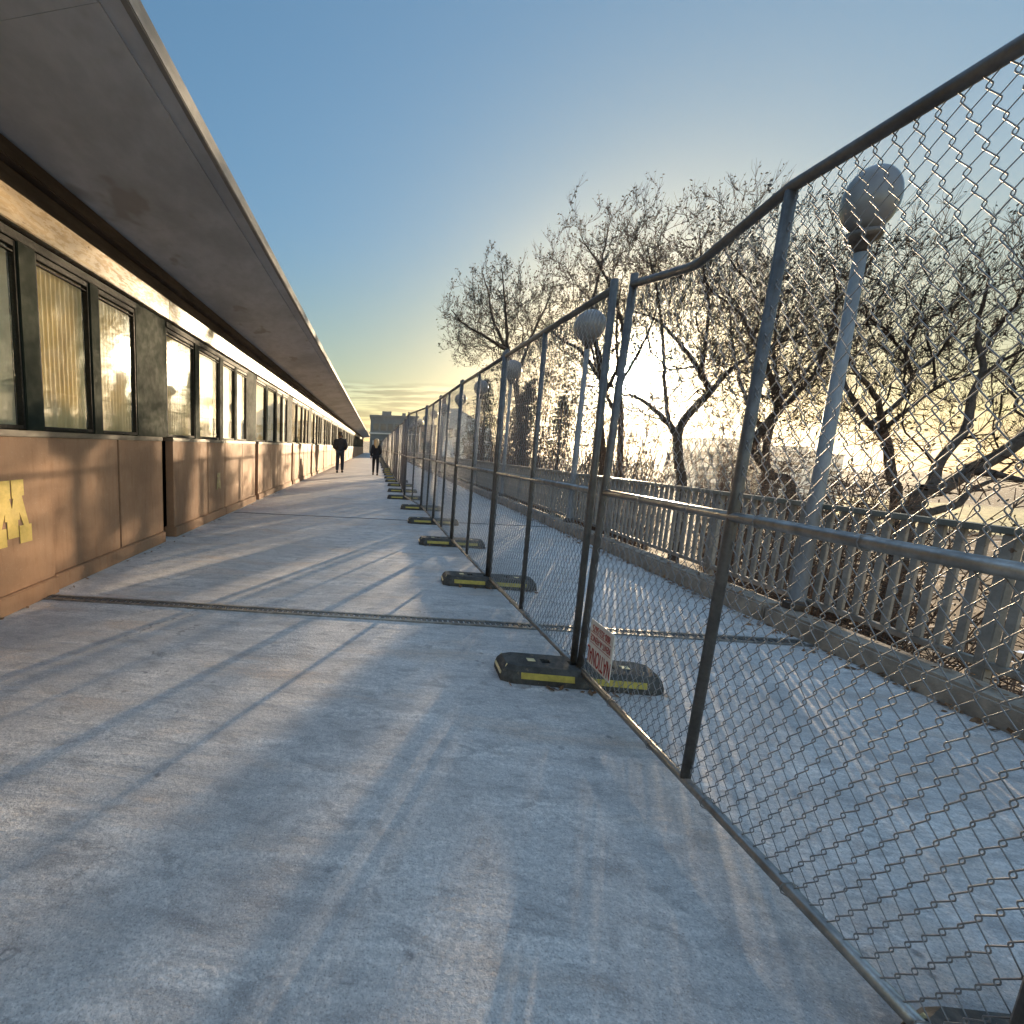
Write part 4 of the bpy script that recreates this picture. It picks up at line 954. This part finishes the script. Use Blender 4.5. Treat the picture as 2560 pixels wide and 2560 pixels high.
# ------------------------------------------------------------------ people walking away
def skin_obj(name, joints, edges, mat, parent, root, sub=2):
    names = list(joints); idx = {k: i for i, k in enumerate(names)}
    me = bpy.data.meshes.new(name); me.from_pydata([joints[k][0] for k in names], [(idx[a], idx[b]) for a, b in edges], [])
    me.materials.append(mat); o = link(name, me, parent)
    o.modifiers.new('skin', 'SKIN').use_smooth_shade = True
    lay = me.skin_vertices[0]
    for k in names:
        r = joints[k][1]; lay.data[idx[k]].radius = r if isinstance(r, tuple) else (r, r); lay.data[idx[k]].use_root = k == root
    s = o.modifiers.new('sub', 'SUBSURF'); s.levels = sub; s.render_levels = sub
    dg = bpy.context.evaluated_depsgraph_get(); ev = o.evaluated_get(dg); m2 = bpy.data.meshes.new_from_object(ev)
    o.modifiers.clear(); o.data = m2; m2.polygons.foreach_set('use_smooth', [True] * len(m2.polygons)); return o
def person(label, loc, H, man):
    t = thing('person', label, 'person', loc, 0, None)
    k = H / 1.75; J = {}
    def j(n, x, y, z, r): J[n] = ((x * k, y * k, z * k), tuple(q * k for q in r) if isinstance(r, tuple) else r * k)
    sw = .205 if man else .17
    j('pelvis', 0, 0, .95, (.15, .11)); j('waist', 0, .0, 1.10, (.13, .095)); j('chest', 0, .01, 1.30, (.165, .11)); j('neckb', 0, .0, 1.45, (.075, .07)); j('neck', 0, .015, 1.52, .055)
    j('head', 0, .025, 1.62, (.078, .095)); j('crown', 0, .02, 1.70, (.066, .08)); j('nose', 0, .125, 1.605, .012)
    E = [('pelvis', 'waist'), ('waist', 'chest'), ('chest', 'neckb'), ('neckb', 'neck'), ('neck', 'head'), ('head', 'crown'), ('head', 'nose')]
    for s, nm in ((-1, 'l'), (1, 'r')):
        fwd = .16 if (s > 0) == man else -.10
        j(nm + 'hip', s * .09, 0, .90, .095); j(nm + 'knee', s * .10, fwd * .55, .50, .062); j(nm + 'ankle', s * .10, fwd - (.06 if fwd < 0 else 0), .09, .042); j(nm + 'toe', s * .115, fwd + .14, .035, .035)
        E += [('pelvis', nm + 'hip'), (nm + 'hip', nm + 'knee'), (nm + 'knee', nm + 'ankle'), (nm + 'ankle', nm + 'toe')]
        j(nm + 'sh', s * sw, 0, 1.41, .06)
        if man or s > 0:      # hand in the front pocket, elbow out
            j(nm + 'el', s * (sw + .062), -.05, 1.13, .055); j(nm + 'wr', s * (sw - .01), .13, 1.03, .042); j(nm + 'palm', s * (sw - .06), .16, .99, .034)
        else:
            j(nm + 'el', s * (sw + .045), -.05, 1.14, .046); j(nm + 'wr', s * (sw + .065), -.02, .90, .03); j(nm + 'palm', s * (sw + .068), -.005, .82, (.024, .034))
        E += [('chest', nm + 'sh'), (nm + 'sh', nm + 'el'), (nm + 'el', nm + 'wr'), (nm + 'wr', nm + 'palm')]
        bx, by, bz = [q / k for q in J[nm + 'palm'][0]]
        for q, (oy, ln) in enumerate(((-.03, .062), (-.01, .075), (.01, .08), (.03, .07))):
            j('%sf%da' % (nm, q), bx + s * .004, by + oy, bz - .045, .0095); j('%sf%db' % (nm, q), bx - s * .012, by + oy * 1.05 + .006, bz - .045 - ln, .0075)
            E += [(nm + 'palm', '%sf%da' % (nm, q)), ('%sf%da' % (nm, q), '%sf%db' % (nm, q))]
        j(nm + 't1', bx - s * .01, by + .052, bz + .002, .011); j(nm + 't2', bx - s * .02, by + .07, bz - .04, .009)
        E += [(nm + 'palm', nm + 't1'), (nm + 't1', nm + 't2')]
    skin_obj('body', J, E, M['skin'], t, 'pelvis')
    G = lambda names, ed, grow: ({n: (J[n][0], tuple(q + grow * k for q in (J[n][1] if isinstance(J[n][1], tuple) else (J[n][1],) * 2))) for n in names}, ed)
    arms = ['lsh', 'lel', 'lwr', 'rsh', 'rel', 'rwr']
    jn = ['pelvis', 'waist', 'chest', 'neckb'] + arms
    je = [('pelvis', 'waist'), ('waist', 'chest'), ('chest', 'neckb'), ('chest', 'lsh'), ('lsh', 'lel'), ('lel', 'lwr'), ('chest', 'rsh'), ('rsh', 'rel'), ('rel', 'rwr')]
    a, b = G(jn, je, .034 if man else .028); a['hem'] = ((0, 0, (.82 if man else .78) * k), ((.205 if man else .185) * k, .15 * k)); a['waist'] = (a['waist'][0], ((.19 if man else .16) * k, .13 * k)); b = b + [('pelvis', 'hem')]
    skin_obj('jacket', a, b, M['cloth_grey'] if man else M['cloth_black'], t, 'chest')
    ln = ['pelvis', 'lhip', 'lknee', 'lankle', 'rhip', 'rknee', 'rankle']
    le = [('pelvis', 'lhip'), ('lhip', 'lknee'), ('lknee', 'lankle'), ('pelvis', 'rhip'), ('rhip', 'rknee'), ('rknee', 'rankle')]
    a, b = G(ln, le, .026 if man else .014)
    if man:
        for q in ('lankle', 'rankle'): a[q] = (a[q][0], (.072 * k, .072 * k))
    skin_obj('trousers', a, b, M['jeans'] if man else M['cloth_black'], t, 'pelvis')
    for s in 'lr':
        ax, ay, az = J[s + 'ankle'][0]; tx, ty, tz = J[s + 'toe'][0]
        skin_obj('shoe', {'h': ((ax, ay - .04 * k, .045 * k), .055 * k), 'm': ((ax, ay + .05 * k, .045 * k), .056 * k), 't': ((tx, ty + .035, .038 * k), .05 * k)}, [('h', 'm'), ('m', 't')], M['black'], t, 'h')
    if man:
        skin_obj('hair', {'a': ((0, .0, 1.66 * k), (.09 * k, .10 * k)), 'b': ((0, .01, 1.715 * k), (.072 * k, .084 * k)), 'e': ((0, .01, 1.765 * k), (.03 * k, .035 * k)), 'c': ((0, -.03 * k, 1.60 * k), (.072 * k, .06 * k))}, [('a', 'b'), ('b', 'e'), ('a', 'c')], M['brown_hair'], t, 'a')
        skin_obj('hood', {'a': ((-.07 * k, -.05 * k, 1.48 * k), .05 * k), 'b': ((0, -.10 * k, 1.43 * k), .065 * k), 'c': ((.07 * k, -.05 * k, 1.48 * k), .05 * k)}, [('a', 'b'), ('b', 'c')], M['cloth_grey'], t, 'b')
    else:
        bm = bmesh.new(); bmesh.ops.create_uvsphere(bm, u_segments=20, v_segments=16, radius=.108 * k)
        for v in bm.verts:                       # head of hair falling to the shoulder blades
            if v.co.z < 0:
                q = -v.co.z / (.108 * k); v.co.z *= 3.4; v.co.x *= 1 + .22 * math.sin(q * 2.6); v.co.y = v.co.y * (1 - .25 * q) - .085 * k * q; v.co.x += .02 * k * q * math.sin(v.co.x * 60)
        for f in bm.faces: f.smooth = True
        hm_ = bpy.data.meshes.new('hair'); bm.to_mesh(hm_); bm.free(); hm_.materials.append(M['blond']); link('hair', hm_, t, (0, -.005, 1.675 * k))
    return t
person('person with long blond hair walking away in a black jacket and leggings', (.03, 22.0, 0), 1.70, False)
person('person with short dark hair walking away in a charcoal hoodie and jeans', (-1.74, 22.9, 0), 1.98, True)

# ------------------------------------------------------------------ haze
HAZE = True
if HAZE:
    hz = MB().box(-920, 1520, -620, 1620, -45, 60).obj('haze', bpy.data.materials.new('haze')); hm = hz.data.materials[0]; hm.use_nodes = True
    hm.node_tree.nodes.clear(); o_ = hm.node_tree.nodes.new('ShaderNodeOutputMaterial'); pv = hm.node_tree.nodes.new('ShaderNodeVolumePrincipled')
    pv.inputs['Color'].default_value = (.97, .95, .92, 1); pv.inputs['Density'].default_value = .00014; pv.inputs['Anisotropy'].default_value = .86
    hm.node_tree.links.new(pv.outputs[0], o_.inputs['Volume']); tag(hz, kind='stuff')
